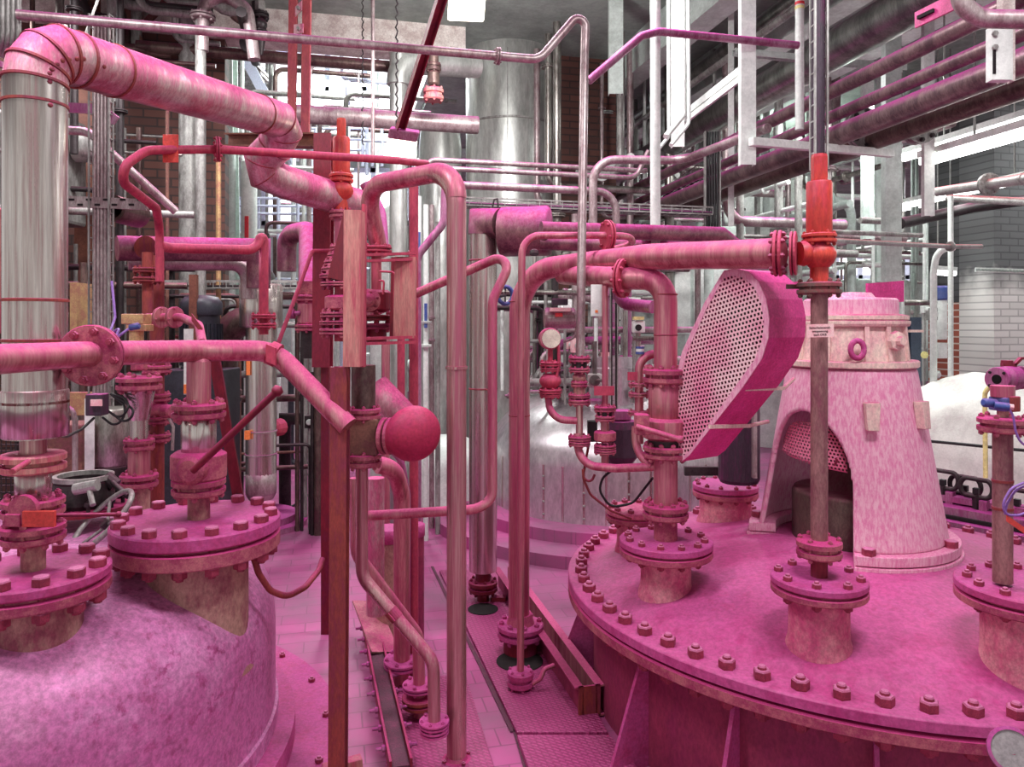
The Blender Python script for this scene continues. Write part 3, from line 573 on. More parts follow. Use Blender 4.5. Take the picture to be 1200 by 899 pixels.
for k in range(3):
    a = 2.09*k+.5; MB().tube([hwc-ax*.03, hwc+xx*.157*math.cos(a)+yy*.157*math.sin(a)], .007, 8).build('spoke', M['grey'], s)
MB().lathe([(.02, -.1), (.02, .02)], hwc-ax*.03, ax, 12).build('hub', M['darksteel'], s)
MB().box(W(84, 560, 4.2), (.22, .2, .62)).build('rusty_box', M['rust'], None, 'rusty pitted steel box behind the salmon valve stack', 'box', bevel=.01)
o = thing('mesh_screen', 'dark wire mesh screen at the far left edge below the red rail', 'screen', W(10, 600, 3.6)); m = MB()
for k in range(17): p = W(-60+k*5.6, 540, 3.6); m.tube([p+Z*.28, p-Z*.22], .003, 5)
for k in range(13): a = W(-60, 505+k*8, 3.6); b = W(30, 505+k*8, 3.6); m.tube([a, b], .003, 5)
m.build('wire_grid', M['darksteel'], o)
MB().bar(W(-60, 493, 3.58), W(34, 487, 3.62), .03, .06).build('top_rail', M['redweath'], o)
MB().box(W(90, 473, 5.2), (.20, .04, .16)).bar(W(78, 480, 5.2), W(78, HY+F*EYE/5.2, 5.2), .03, .03).build('orange_board', M['brass'], None, 'orange brown panel seen just right of the cladded pipe', 'panel', bevel=.004)
s = thing('solenoid_box', 'small dark violet solenoid box with a label plate under the big flange', 'box', W(114, 490, 3.5))
MB().box(W(114, 474, 3.5), (.075, .07, .1)).build('body', M['wirebundle'], s, bevel=.005)
MB().box(W(113, 472, 3.45), (.05, .01, .03)).build('label_plate', M['pale_sign'], s)
pipe('black cable sagging from the violet solenoid box to the cladded pipe', [(110, 490, 3.48), (96, 503, 3.3), (80, 511, 2.9), (72, 511, 2.5)], .006, M['black'], .05, name='cable', cat='cable', n=8)
for k, (dx, dy) in enumerate(((0, 0), (7, 5), (-5, 9))):
    pipe('black looped cable hanging beside the chrome flow meter', [(125+dx, 480+dy, 3.6), (140+dx, 492+dy, 3.6), (152+dx, 478+dy, 3.6), (146, 466+dy, 3.65), (130, 462, 3.7)], .006, M['black'], .08, name='cable', cat='cable', n=8, group='black cables by the flow meter')
s = thing('steel_canister', 'upright bare steel canister behind the violet solenoid box', 'canister', W(128, 560, 4.3))
stack(s, 130, 4.3, [('tube', 478, 545, 24, M['bare']), ('body', 543, 560, 25, M['darksteel'])], M['bare'])
MB().box(W(105, 510, 4.1), (.05, .01, .4)).build('paper_card', M['white'], None, 'tall white paper card left of the steel canister', 'card')

def march(px, py, pts, r):                             # where the sight line of a pixel meets a tube along pts
    o = Vector((0, 0, EYE)); dd = Vector(((px-HX)/F, 1, -(py-HY)/F)); y = 2.0
    while y < 5:
        q = o+dd*y; best = None
        for a, b in zip(pts[:-1], pts[1:]):
            t = max(0, min(1, (q-a).dot(b-a)/(b-a).length_squared)); f = a.lerp(b, t); L = (q-f).length
            if best is None or L < best[0]: best = (L, f)
        if best[0] < r: return q, (q-best[1]).normalized()
        y += .004
    return None
for px, py in ((58, 86), (61, 81), (67, 75), (73, 71), (81, 69.5), (90, 69), (98, 69), (58, 96), (59, 123), (50, 477), (50, 508), (122, 78)):
    h_ = march(px, py, bpts, .094)
    if h_: MB().lathe([(.0, -.004), (.008, -.004), (.008, .003), (.004, .005), (0, .005)], h_[0], h_[1], 8).build('screw', M['redrust'], bigp)
# ---------------------------------------------------------------- centre: red frame, loop pipe, valves
def online(p, d, px):                                 # the point of the line p + s*d seen in column px
    t = (px-HX)/F; s = (t*p.y-p.x)/(d.x-t*d.y); return p+d*s
LP = 3.25
lo = pipe('tall bare pipe with a pink loop on top, standing right of the red column', [(446, 300, 3.75), (428, 218, 3.6), (535, 198, LP), (535, 893, LP)], .0425, M['steel'], .155, n=24, name='loop_pipe', clamps=((2, .335, .15),))
MB().tube(fillet([W(446, 300, 3.75), W(428, 218, 3.6), W(535, 198, LP), W(535, 232, LP)], .155, 9), .0432, 24, False).build('loop_bend', M['steel_pink'], lo)
MB().lathe([(.07, 0), (.07, .012), (.05, .018), (.0432, .03)], W(535, 893, LP), n=24).build('foot_plate', M['pflange'], lo)
bolts(lo, W(535, 890, LP), Z, .06, 4, .016, .012, M['bolt_pink'], .6)
col = thing('red_column', 'red painted steel column at the bottom of the red frame, left of the loop pipe', 'column', W(399, 960, 3.05))
MB().ibeam(W(399, 430, 3.05), W(396, 930, 3.05), .066, .07, .01).build('upright', M['redrust'], col)
MB().channel(W(413, 246, 3.0), W(412, 430, 3.0), .068, .09, .008).build('weathered_board', M['redweath'], col)
MB().bar(W(427, 240, 3.12), W(426, 430, 3.12), .05, .012, (1, 0, .0)).build('side_flange', M['redpaint'], col)
MB().prism([W(404, 243, 3.1), W(404, 330, 3.1), W(384, 325, 3.35)], (0.004, .01, 0)).build('gusset', M['reddark'], col)
cage = thing('valve_cage', 'red frame with a weathered board caging the valve right of the red column', 'frame', W(475, 402, 3.3))
MB().channel(W(475, 301, 3.3), W(473, 396, 3.3), .092, .06, .006).build('weathered_board', M['redweath'], cage)
for y, k in ((299, 0), (306, 1), (397, 2), (403, 3)):
    MB().bar(W(424, y, 3.2), W(487, y-2, 3.32), .03, .012).build('crossbar', M['redpaint'], cage)
MB().tube(fillet([W(445, 318, 3.4), W(463, 319, 3.4), W(461, 365, 3.4)], .02), .005, 8).build('bent_rod', M['redpaint'], cage)
MB().tube(fillet([W(444, 329, 3.42), W(450, 329, 3.42), W(449, 345, 3.42)], .01), .005, 8).build('bent_rod', M['redpaint'], cage)
MB().bar(W(462, 302, 3.5), W(460, 396, 3.5), .02, .05).build('rear_leg', M['reddark'], cage)
MB().tube([W(485, 208, 4.0), W(485, 790, 4.0)], .024, 14).build('post', M['redpaint'], None, 'slim red post reaching the floor just behind the red cage', 'post')
ib = thing('red_beam_column', 'dark red beam column with the bracket strut, left of the orange safety valve', 'column', W(382, 716, 4.6))
MB().ibeam(W(380, 158, 4.6), W(378, 430, 4.6), .105, .1, .012).build('upright', M['redbeam'], ib)
MB().bar(W(382, 430, 4.62), W(382, 742, 4.62), .05, .05).build('lower_leg', M['reddark'], ib)
MB().ibeam(W(268, 165, 4.95), W(371, 165, 4.62), .09, .085, .01).build('side_beam', M['brownbeam'], ib)
MB().tube(fillet([W(388, 294, 4.5), W(366, 294, 4.4), W(324, 408, 4.1)], .03), .012, 10).build('brace_rod', M['redpaint'], ib)
for k, px in enumerate((342, 358)):
    h = MB().channel(W(px+2, -60, 4.85), W(px-1, 160, 4.85), .052, .03, .006).build('hanger_rail', M['hangred'], None, ('left' if k == 0 else 'right')+' of the twin red hanger rails coming down in front of the long tube light', 'hanger')
    if k == 0:
        for y, q in ((10, .8), (34, .15)):
            MB().box(W(350, y, 4.8), (.06, .012, .06), (math.cos(q), 0, math.sin(q))).build('clamp_plate', M['clad_dusty'], h)
            MB().lathe([(.012, 0), (.012, .02)], W(350, y, 4.79), (0, -1, 0), 6).build('nut', M['grey'], h)
# orange safety valve behind the column
s = thing('safety_valve', 'orange red safety valve behind the top of the weathered board', 'valve', W(399, 270, 4.35))
stack(s, 400, 4.35, [('hex', 139, 162, 5.5), ('tube', 161, 206, 10), ('flange', 204, 214, 14, M['orange'], 6), ('ball', 212, 235, 14), ('pipe', 228, 250, 8), ('flange', 247, 256, 14, M['pflange'], 6), ('pipe', 254, 290, 8, M['steel_pink'])], M['orange'])
s = thing('flange_stack', 'stair like stack of bolted pink flanges peeking out left of the weathered board', 'valve', W(398, 430, 3.5))
stack(s, 401, 3.5, [('flange', 288, 294, 14), ('flange', 298, 303, 17), ('flange', 306, 312, 21), ('flange', 314, 319, 24), ('pipe', 288, 400, 9, M['redpaint']), ('flange', 322, 327, 26), ('flange', 331, 336, 25), ('body', 346, 364, 20), ('flange', 366, 372, 25), ('flange', 376, 381, 26), ('flange', 385, 392, 26)], M['pflange'])
s = thing('gate_valve', 'dark red valve with a round bolted face inside the red cage', 'valve', W(440, 402, 3.6))
stack(s, 441, 3.6, [('flange', 289, 296, 18, M['redpaint']), ('pipe', 296, 350, 6, M['redweath']), ('body', 340, 366, 17, M['reddark']), ('flange', 369, 376, 24, M['reddark']), ('flange', 379, 386, 22, M['pflange']), ('pipe', 386, 402, 12, M['reddark'])], M['redpaint'])
MB().lathe([(.05, 0), (.053, .004), (.053, .018), (.03, .022), (.028, .04), (.015, .045)], W(432, 352, 3.45), (.25, -1, 0), 24).build('bolted_face', M['pflange'], s)
bolts(s, W(432, 352, 3.44), (.25, -1, 0), .04, 6, .012, .01, M['bolt_pink'], .3)
pipe('purple bent pipe end with white streak behind the safety valve loop', [(428, 215, 4.5), (446, 250, 4.5), (449, 292, 4.4)], .035, M['steel_purple'], .12, name='bent_pipe')
# square valve, bonnet and red cap
s = thing('trap_valve', 'grey pink square bodied valve with a crimson oval cap facing right of the red column', 'valve', W(428, 548, 3.2))
stack(s, 426, 3.2, [('pipe', 428, 482, 14, M['brownpipe']), ('flange', 478, 491, 20, M['pflange'], 8), ('flange', 531, 546, 21, M['pflange'], 8)], M['pflange'])
MB().box(W(428, 511, 3.2), (.12, .12, .155)).build('square_body', M['rust'], s, bevel=.008)
for px in (451, 458): MB().lathe([(.075, -.009), (.078, -.006), (.078, .006), (.075, .009)], W(px, 511, 3.17), (1, -.25, 0), 24).build('bonnet_flange', M['pflange'], s)
cp = [(.0735, 0), (.088, .03), (.094, .07), (.09, .12), (.07, .165), (.04, .185), (0.0, .19)]
MB().lathe([(.118*math.cos(a), .085*math.sin(a)-.0) for a in [k*math.pi/24 for k in range(0, 13)]], W(484, 508, 3.13), (.40, -.9, -.1), 40, True).lathe([(.075, 0), (.095, .05)], W(460, 510, 3.16), (.9, -.25, 0), 28, True).build('oval_cap', M['redcap'], s)
MB().lathe([(.062, 0), (.075, .19)], W(440, 452, 3.45), (.4, -.1, -.45), 28, True).build('cone_pipe', M['clad_dusty'], s)
# the pipes under it
pipe('bare pinkish pipe with a double bend running down to the lowest floor flange', [(424, 546, 3.2), (424, 676, 3.2), (508, 775, 3.15), (509, 862, 3.15)], .0265, M['steel'], .11, fl=((2, .83, 2.4, 6, M['lid']), (2, .93, 2.3, 0, M['lid'])), clamps=((1, .45, .9),), smat=M['redrust'], name='bent_pipe', n=20)
pipe('second double bent pipe just behind, ending at the middle floor flange', [(417, 560, 3.45), (418, 650, 3.45), (490, 745, 3.6), (492, 840, 3.6)], .029, M['steel_pink'], .12, fl=((2, .62, 2.75, 6, M['lid']), (2, .8, 2.9, 0, M['redrust'], 1.6)), name='bent_pipe', n=20)
pipe('purple pink arched pipe coming out under the oval cap and going down to the floor', [(443, 545, 3.7), (462, 548, 3.75), (471, 580, 3.85), (471, 815, 3.95)], .043, M['steel_pink'], .14, fl=((2, .83, 2.2, 6, M['lid']),), name='arched_pipe', n=20)
pipe('thin violet arched pipe beside the thicker arched one under the cap', [(455, 525, 3.9), (470, 538, 3.9), (478, 580, 3.95), (478, 800, 4.0)], .016, M['steel_purple'], .12, name='arched_pipe', n=14)
s = thing('standing_drum', 'brown pink banded drum pipe standing behind the arched pipes', 'drum', W(458, 770, 4.45))
stack(s, 456, 4.45, [('pipe', 622, 770, 17, M['nozzle_brown']), ('tube', 618, 634, 18, M['lid'])], M['lid'])
s = thing('standing_drum', 'crimson upright drum just left of the loop pipe, near the floor', 'drum', W(487, 770, 4.5))
stack(s, 486, 4.5, [('pipe', 622, 772, 11, M['tankside']), ('tube', 614, 628, 12, M['lid'])], M['lid'])
pipe('white and pink upright pipe between the square valve and the arched pipe', [(440, 560, 4.2), (440, 720, 4.2)], .05, M['clad_dusty'], 0, name='upright_pipe', n=20)
# pipe ring running behind the loop pipe to the S pipes
pipe('dark pink handrail like pipe rising to a peak and dropping to a level cross piece', [(425, 605, 3.42), (560, 597, 3.42), (577, 585, 3.45), (577, 352, 3.5), (606, 292, 3.55), (486, 345, 3.7), (430, 370, 3.8)], .0225, M['steel_pink'], .13, name='rail_pipe', n=18)
# channel gutter along the floor, with studs
g0, g1 = W(433, 728, 4.55), W(470, 930, 3.05); g0.z = g1.z = .07
gu = thing('gutter_channel', 'pink dusty open channel gutter with side studs, left of the loop pipe foot', 'channel', (g0+g1)/2-Z*.07)
gd = (g1-g0).normalized(); gs = gd.cross(Z)
MB().bar(g0, g1, .09, .012).bar(g0-gs*.042+Z*.03, g1-gs*.042+Z*.03, .010, .06).bar(g0+gs*.042+Z*.03, g1+gs*.042+Z*.03, .010, .06).build('trough', M['reddark'], gu)
MB().bar(g0+Z*.02, g1+Z*.02, .07, .03).build('dust_bed', M['grime'], gu)
for k in range(9):
    for sd in (1, -1):
        p = g0.lerp(g1, .06+k*.105)+gs*sd*.048+Z*.03
        MB().lathe([(.014, 0), (.014, .014), (.007, .016), (.007, .04)], p, gs*sd, 6).build('stud', M['steel_purple'], gu)
MB().bar(W(428, 705, 4.55), W(452, 765, 4.1), .16, .01, (.3, -.2, .9)).build('chute_plate', M['nozzle_brown'], None, 'cream and pink tilted chute plate at the far end of the gutter', 'plate')
MB().bar(W(378, 905, 3.1), W(424, 893, 3.16), .05, .05).build('floor_batten', M['redweath'], None, 'pale pink batten on the floor at the foot of the red column', 'batten', bevel=.004)
# paired channels beside the tread plate
b0, b1 = W(590, 690, 5.39), W(691, 843, 3.61); b0.z = b1.z = .085
bd = (b1-b0).normalized(); bs = bd.cross(Z).normalized()
pb = thing('channel_pair', 'pair of pink steel channels lying back to back beside the right tank', 'beam', (b0+b1)/2-Z*.085)
for k in (-1, 1): MB().channel(b0+bs*k*.035, b1+bs*k*.035, .15, .045, .009, bs*(-k)).build('channel', M['steel_pink'] if k < 0 else M['tankside'], pb)
MB().bar(b1-bd*.012, b1, .11, .15).build('end_plate', M['redrust'], pb)
pipe('small pink hooked pipe from the lower small flange to the channel pair', [(624, 801, 3.85), (633, 796, 3.85), (638, 784, 3.87), (649, 780, 3.9)], .012, M['steel_pink'], .02, name='hook_pipe', n=10)
# insulated vertical pipe, its drum and the magenta pipes going right
ip = pipe('insulated vertical pipe streaked pink, left of the paired slim pipes', [(566, 274, 5.1), (566, 668, 5.1)], .095, M['clad'], 0, seams=((0, .08), (0, .46)), n=32, name='insulated_pipe', smat=M['redrust'])
MB().tube([W(566, 276, 5.1), W(567, 262, 5.1), W(588, 262, 5.0)], .102, 32).build('mitre_bend', M['clad_magenta'], ip)
stack(ip, 566, 5.1, [('pipe', 668, 684, 9, M['reddark']), ('flange', 680, 693, 17, M['reddark'], 8), ('pipe', 690, 716, 7, M['reddark'])], M['reddark'])
MB().box(W(584, 703, 5.1), (.1, .06, .05)).build('small_clamp', M['reddark'], None, 'little dark clamp beside the foot of the insulated vertical pipe', 'clamp')
dr = MB().lathe([(.15, 0), (.166, .015), (.166, .32), (.155, .34), (.0, .345)], W(586, 272, 5.05), (1, -.18, 0), 40, True).build('header_drum', M['clad_magenta'], None, 'short fat magenta drum on top beside the insulated vertical pipe', 'drum')
MB().tube([W(577, 243, 5.0), W(579, 234, 5.0), W(583, 233, 5.0), W(584, 244, 5.0)], .006, 8).build('lifting_eye', M['darksteel'], dr)
MB().lathe([(.02, 0), (.03, .01), (.03, .03)], W(626, 293, 4.8), (0, -.3, -1), 10).build('drain_plug', M['darksteel'], dr)
e = W(860, 276, 4.6); a = online(e, V, 634)
mp_ = pipe('upper magenta pipe running right from the fat drum and ending in a mitred bend', [a, W(845, 275, 4.6), W(866, 292, 4.75)], .047, M['clad_magenta'], 0, name='magenta_pipe', n=24, seams=((0, .66),))
pipe('lower magenta pipe just beneath, seen behind the pink valve pipe', [W(632, 284, 4.9), W(850, 292, 5.0)], .05, M['clad_magenta'], 0, name='magenta_pipe', n=20)
# slim pipe with flange, top of the paired verticals
sp = pipe('slim pink pipe standing in front of the thick one, bending right to a round flange', [(610, 792, 3.87), (610, 700, 3.87), (611, 345, 3.8), (612, 276, 3.8), (714, 276, 3.95), (738, 277, 4.0), (743, 286, 4.1), (712, 294, 4.2)], .0185, M['steel_pink'], .10, fl=((3, .98, 4.4, 6, M['redpaint'], 1.4),), name='slim_pipe', n=16)
stack(sp, 610, 3.87, [('flange', 786, 804, 15.5, M['lid'], 6), ('pipe', 803, 812, 9, M['lid'])], M['lid'])
# thick pipe, twin branch: one to the safety valve, one to the near left nozzle of the right tank
tk = pipe('thick pink pipe from the floor flange, bending right to the orange safety valve', [(608, 762, 4.3), (609, 318, 4.3), (700, 307, 3.95), (758, 301, 3.5), (913, 297, 2.93)], .06, M['steel_pink'], .26, n=26, name='thick_pipe', seams=((0, .62), (0, .92)), smat=M['redrust'])
rebuild(tk, MB().tube(fillet([W(608, 762, 4.3), W(609, 318, 4.3), W(700, 307, 3.95), W(758, 301, 3.5), W(913, 297, 2.93)], .26, 9), .06, 26, radii=None))
stack(tk, 610, 4.3, [('cone', 719, 732, 17, M['pflange'], 0, 13), ('flange', 730, 746, 27, M['lid'], 8), ('pipe', 746, 775, 20, M['reddark'])], M['lid'])
flange(tk, W(912, 297, 2.93), (.9, -.42, 0), .09, .03, M['redpaint'], 8, .018, M['bolt_pink'])
flange(tk, W(930, 297, 2.9), (.9, -.42, 0), .085, .022, M['redpaint'], 0)
b2 = pipe('pink branch pipe bending over and down into the left nozzle of the right tank', [(660, 322, 4.15), (729, 326, 3.6), (780, 327, 3.48), (780, 440, 3.48)], .054, M['steel_pink'], .17, n=24, name='branch_pipe', fl=((1, .02, 1.75, 8, M['redpaint'], .5),), seams=((2, .16), (2, .58)), smat=M['redrust'])
pipe('curved purple pipe end below the branch flange', [(722, 318, 4.0), (726, 356, 3.9), (765, 360, 3.75)], .032, M['steel_purple'], .12, name='curved_pipe', n=16)

# dark flat patches painting the shade inside the openings around the pipe feet
for px, py, rx, lab in ((566, 714, .10, 'dark round cut-out in the floor under the insulated vertical pipe'), (609, 775, .13, 'dark round cut-out in the tread plate under the thick pipe')):
    Y = F*(EYE-.027)/(py-HY); MB().lathe([(.0, 0), (rx, 0), (rx, .003), (0, .003)], W(px, py, Y), n=28).build('floor_opening', M['dark'], None, lab, 'opening')
MB().prism([W(583, 811, 3.90), W(655, 808, 3.92), W(649, 791, 4.05), W(586, 794, 4.05)], (0, 0, .004)).build('floor_opening', M['dark'], None, 'dark square cut-out under the small slim pipe flange', 'opening')
# pump lights and rails above
def lamp(px, py, Y, label, tilt, ln=.13):
    s = thing('flood_lamp', label, 'lamp', W(px, py, Y)); c = W(px, py, Y)
    x = Vector((1, .1, tilt)).normalized(); z = Vector((.30 if tilt else .1, -.4, 1)).normalized()
    MB().box(c+z*.075, (.17, .1, .06), x, None, z).build('housing', M['steel_purple'], s, bevel=.01)
    MB().box(c-z*.02, (.17, .07, .13), x, None, z).build('lit_glass', M['lampglass'], s, bevel=.01)
    return s
l1 = lamp(470, 172, 4.4, 'lit flood lamp hanging at the lower end of the dark red rail', -.12)
l2 = lamp(547, 2, 3.5, 'lit flood lamp cut by the top edge, in front of the chimney', .0)
MB().channel(W(528, -40, 3.75), W(468, 150, 4.35), .05, .04, .006).build('lamp_rail', M['reddark'], None, 'dark red sloping rail carrying the two flood lamps', 'rail')
# ---------------------------------------------------------------- right tank, lid, bolts, nozzles
CR = Vector((1.737, 3.86, 0)); RB = 1.376; ZR = .6
def tz(r): return .625+.19*(1-(r/1.27)**2)
tank = thing('reactor_tank', 'huge round pink powdered tank with a bolted domed lid at lower right', 'tank', CR)
prof = [(1.43, .556), (1.445, .56), (1.445, .594), (1.437, .6), (1.30, .602)]+[(r, tz(r)) for r in [1.27-.0635*k for k in range(0, 20)]]+[(0, tz(0))]
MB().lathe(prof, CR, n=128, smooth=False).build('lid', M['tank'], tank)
for p in tank.children[0].data.polygons: p.use_smooth = abs(p.normal.z) > .7
MB().lathe([(1.405, .53), (1.405, .57)], CR, n=128).build('gasket', M['dark'], tank)
MB().lathe([(1.30, .495), (1.437, .498), (1.445, .504), (1.445, .540), (1.437, .546), (1.30, .546)], CR, n=128).build('flange_ring', M['pflange'], tank)
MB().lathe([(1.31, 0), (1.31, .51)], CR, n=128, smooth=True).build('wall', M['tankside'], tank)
bolts(tank, CR+Z*.548, Z, RB, 64, .056, .106, M['bolt_pink'], ph=math.pi/64)
for k, ad in enumerate((148, 168, 208, 228, 249, 270, 292, 314)):
    a = math.radians(ad); d = Vector((math.cos(a), math.sin(a), 0)); sd = Vector((-d.y, d.x, 0))
    p = CR+d*1.31
    MB().prism([p+Z*.48, p+d*.03+Z*.48, p+d*.20+Z*.02, p+d*.17+Z*.0, p], sd*.016).build('rib', M['lid'], tank)
def tnoz(c, Rf, t, rn, nb, rb, sz, ph, ml='lid', mn='nozzle'):
    d = math.hypot(c.x-CR.x, c.y-CR.y); zs = tz(d)
    n = MB().lathe([(rn*1.12, zs-c.z-.05), (rn*1.1, zs-c.z-.01), (rn*1.02, zs-c.z+.02), (rn, zs-c.z+.05), (rn, -t*2.2)], c, n=48, smooth=True).build('nozzle', M[mn], tank)
    MB().lathe([(Rf-.004, -t), (Rf, -t+.004), (Rf, -.004), (Rf-.004, 0)], c, n=56).build('cover', M[ml], n)
    MB().lathe([(Rf*.9, -t), (Rf*.9, -t-.01), (Rf*.985, -t-.01), (Rf, -t-.014), (Rf, -2*t-.006), (Rf*.985, -2*t-.01), (rn, -2*t-.01)][::-1], c, n=56).build('flange', M['pflange'], n)
    bolts(n, c-Z*(t+.005), Z, rb, nb, sz, 2*t+.01, M['bolt_pink'], ph)
NA = Vector((.712, 3.478, .905)); NB = Vector((1.187, 2.905, .925)); NC = Vector((1.878, 2.735, .955)); ND = Vector((1.27, 4.47, .95)); NE = Vector((.68, 4.15, .885))
tnoz(NA, .213, .03, .115, 12, .175, .03, .2)
tnoz(NB, .178, .026, .112, 8, .148, .03, .35)
tnoz(NC, .235, .03, .15, 12, .19, .03, .1)
tnoz(ND, .19, .03, .15, 12, .165, .024, .1)
tnoz(NE, .16, .028, .1, 10, .13, .03, .3, 'nozzle', 'nozzle')
# stack on the left nozzle
s = thing('lever_valve_stack', 'tall pink flanged valve stack with a lever, on the left nozzle of the right tank', 'valve', NA)
stack(s, 780, 3.478, [('pipe', 600, 634, 13.5, M['pflange']), ('flange', 590, 607, 26.5, M['pflange'], 10), ('pipe', 535, 592, 14, M['steel_pink']), ('flange', 522, 536, 26.5, M['pflange'], 10), ('body', 489, 515, 27, M['steel_pink']), ('pipe', 512, 524, 20, M['darksteel']), ('tube', 447, 492, 20, M['steel_pink']), ('flange', 432, 449, 26.5, M['pflange'], 10)], M['pflange'])
MB().tube([W(746, 500, 3.32), W(770, 507, 3.28), W(796, 515, 3.25)], .0125, 12).lathe([(0, -.016), (.016, -.01), (.016, .01), (0, .016)], W(797, 515, 3.25), (1, 0, 0), 12, True).build('lever', M['steel_pink'], s)
MB().box(W(752, 497, 3.36), (.06, .07, .09)).build('lever_hub', M['pflange'], s, bevel=.004)
bp_ = pipe('pink bypass pipe looping from the small valve under the stack', [(677, 508, 3.7), (678, 545, 3.68), (722, 549, 3.6), (768, 547, 3.5)], .02, M['steel_pink'], .15, name='bypass_pipe', n=16)
pipe('pink curved pipe joining the bypass beside the lever valve', [(745, 500, 3.6), (744, 530, 3.6), (765, 547, 3.5)], .02, M['steel_pink'], .12, name='curved_pipe', n=14)
s = pipe('small pink bend with bolted flanges left of the valve stack', [(766, 415, 3.6), (749, 417, 3.6), (749, 520, 3.6)], .021, M['steel_pink'], .09, fl=((1, .33, 2.5, 6), (1, .44, 2.5, 6), (1, .65, 2.6, 6)), name='bend_pipe', n=16)
MB().box(W(741, 441, 3.55), (.045, .006, .04)).build('red_tag', M['redpaint'], s)
s = thing('slim_valve_stack', 'slim pink valve stack on the long thin pipe left of the violet gearbox', 'valve', W(679, 510, 3.7))
stack(s, 679, 3.7, [('flange', 418, 424, 13), ('pipe', 424, 432, 9, M['darksteel']), ('flange', 431, 436, 12.5), ('ball', 436, 449, 8, M['nozzle_brown']), ('flange', 447, 453, 10), ('pipe', 453, 464, 7, M['nozzle_brown']), ('flange', 462, 466, 13), ('flange', 468, 474, 13), ('pipe', 474, 515, 4.2, M['steel']), ('flange', 511, 516, 13.5), ('flange', 517, 522, 13)], M['pflange'])
s = thing('slim_valve_stack', 'slim valve stack hanging on the pink rod with a red tag, nearest the lever valve', 'valve', W(710, 550, 3.66))
stack(s, 709, 3.66, [('pipe', 335, 478, 3.6, M['steel_pink']), ('flange', 476, 482, 13), ('pipe', 482, 488, 9, M['darksteel']), ('flange', 487, 493, 12), ('pipe', 492, 506, 5, M['steel']), ('body', 505, 517, 13), ('flange', 521, 526, 13), ('flange', 527, 531, 13), ('pipe', 530, 549, 4.5, M['steel'])], M['pflange'])
MB().box(W(708, 458, 3.62), (.098, .006, .045)).build('red_tag', M['redpaint'], s)
s = thing('gauge_valve', 'red valve with a round cream faced gauge on top, right of the thick pipe', 'gauge', W(645, 470, 3.75))
stack(s, 645, 3.75, [('pipe', 408, 424, 3, M['redpaint']), ('flange', 424, 429, 13), ('flange', 431, 435, 12), ('ball', 438, 455, 13, M['redpaint']), ('flange', 456, 461, 13.5), ('flange', 462, 465, 12.5)], M['redpaint'])
MB().tube(fillet([W(654, 400, 3.72), W(655, 425, 3.72), W(652, 442, 3.72)], .03), .008, 8).build('side_tube', M['redpaint'], s)
g = MB().lathe([(.05, -.02), (.054, -.015), (.054, .02), (.05, .024)], W(644, 397, 3.72), (.12, -1, .03), 32).build('gauge_case', M['steel_pink'], s)
MB().lathe([(0, .0245), (.046, .0245), (.046, .0275), (0, .0275)], W(645, 397, 3.72), (.12, -1, .03), 32).build('gauge_face', M['glass'], g)
pipe('thin pink bend under the gauge valve joining the slim stack', [(643, 466, 3.75), (643, 492, 3.74), (677, 493, 3.7)], .018, M['steel_pink'], .09, name='bend_pipe', n=14)
s = thing('pneumatic_actuator', 'white violet pneumatic actuator above the round gauge', 'actuator', W(655, 380, 4.1))
MB().lathe([(.05, -.085), (.058, -.075), (.058, .075), (.05, .085)], W(656, 373, 4.1), (1, .1, 0), 20).build('cylinder', M['greypink'], s)
MB().box(W(656, 363, 4.05), (.11, .08, .02)).build('top_plate', M['pale_sign'], s)
MB().box(W(656, 354, 4.1), (.085, .07, .035)).build('position_box', M['wirebundle'], s, bevel=.004)
MB().box(W(655, 369, 4.03), (.04, .006, .02)).build('red_mark', M['redsticker'], s)
pipe('grey hooked tube from the pneumatic actuator', [(664, 376, 4.1), (676, 372, 4.1), (675, 395, 4.1), (660, 401, 4.1)], .008, M['greypink'], .05, name='hook_pipe', n=8)
s = thing('gearbox', 'dark violet faceted gearbox under the pink rod', 'gearbox', W(725, 540, 4.0))
MB().lathe([(.06, 0), (.1, .05), (.1, .2), (.09, .24)], W(727, 545, 4.05), n=8).build('case', M['wirebundle'], s, bevel=.004)
MB().box(W(724, 486, 4.05), (.13, .1, .05)).build('cover', M['steel_purple'], s, bevel=.005)
MB().box(W(694, 505, 3.95), (.05, .05, .11)).build('switch_box', M['black'], s, bevel=.004)
for lab, pts, m in (('black cable loop hanging in front of the silver jacket', [(765, 560, 3.6), (742, 590, 3.7), (715, 595, 3.7), (702, 575, 3.7), (706, 560, 3.7), (716, 552, 3.66)], 'black'), ('thin brown cable drooping below the bypass pipe', [(690, 520, 3.75), (683, 560, 3.8), (692, 580, 3.8), (715, 598, 3.8), (740, 608, 3.8)], 'redrust'), ('small brown cable ring by the bypass pipe', [(697, 556, 3.75), (693, 565, 3.75), (684, 562, 3.75), (683, 550, 3.75)], 'redrust')):
    pipe(lab, pts, .0065, M[m], .06, name='cable', cat='cable', n=8)
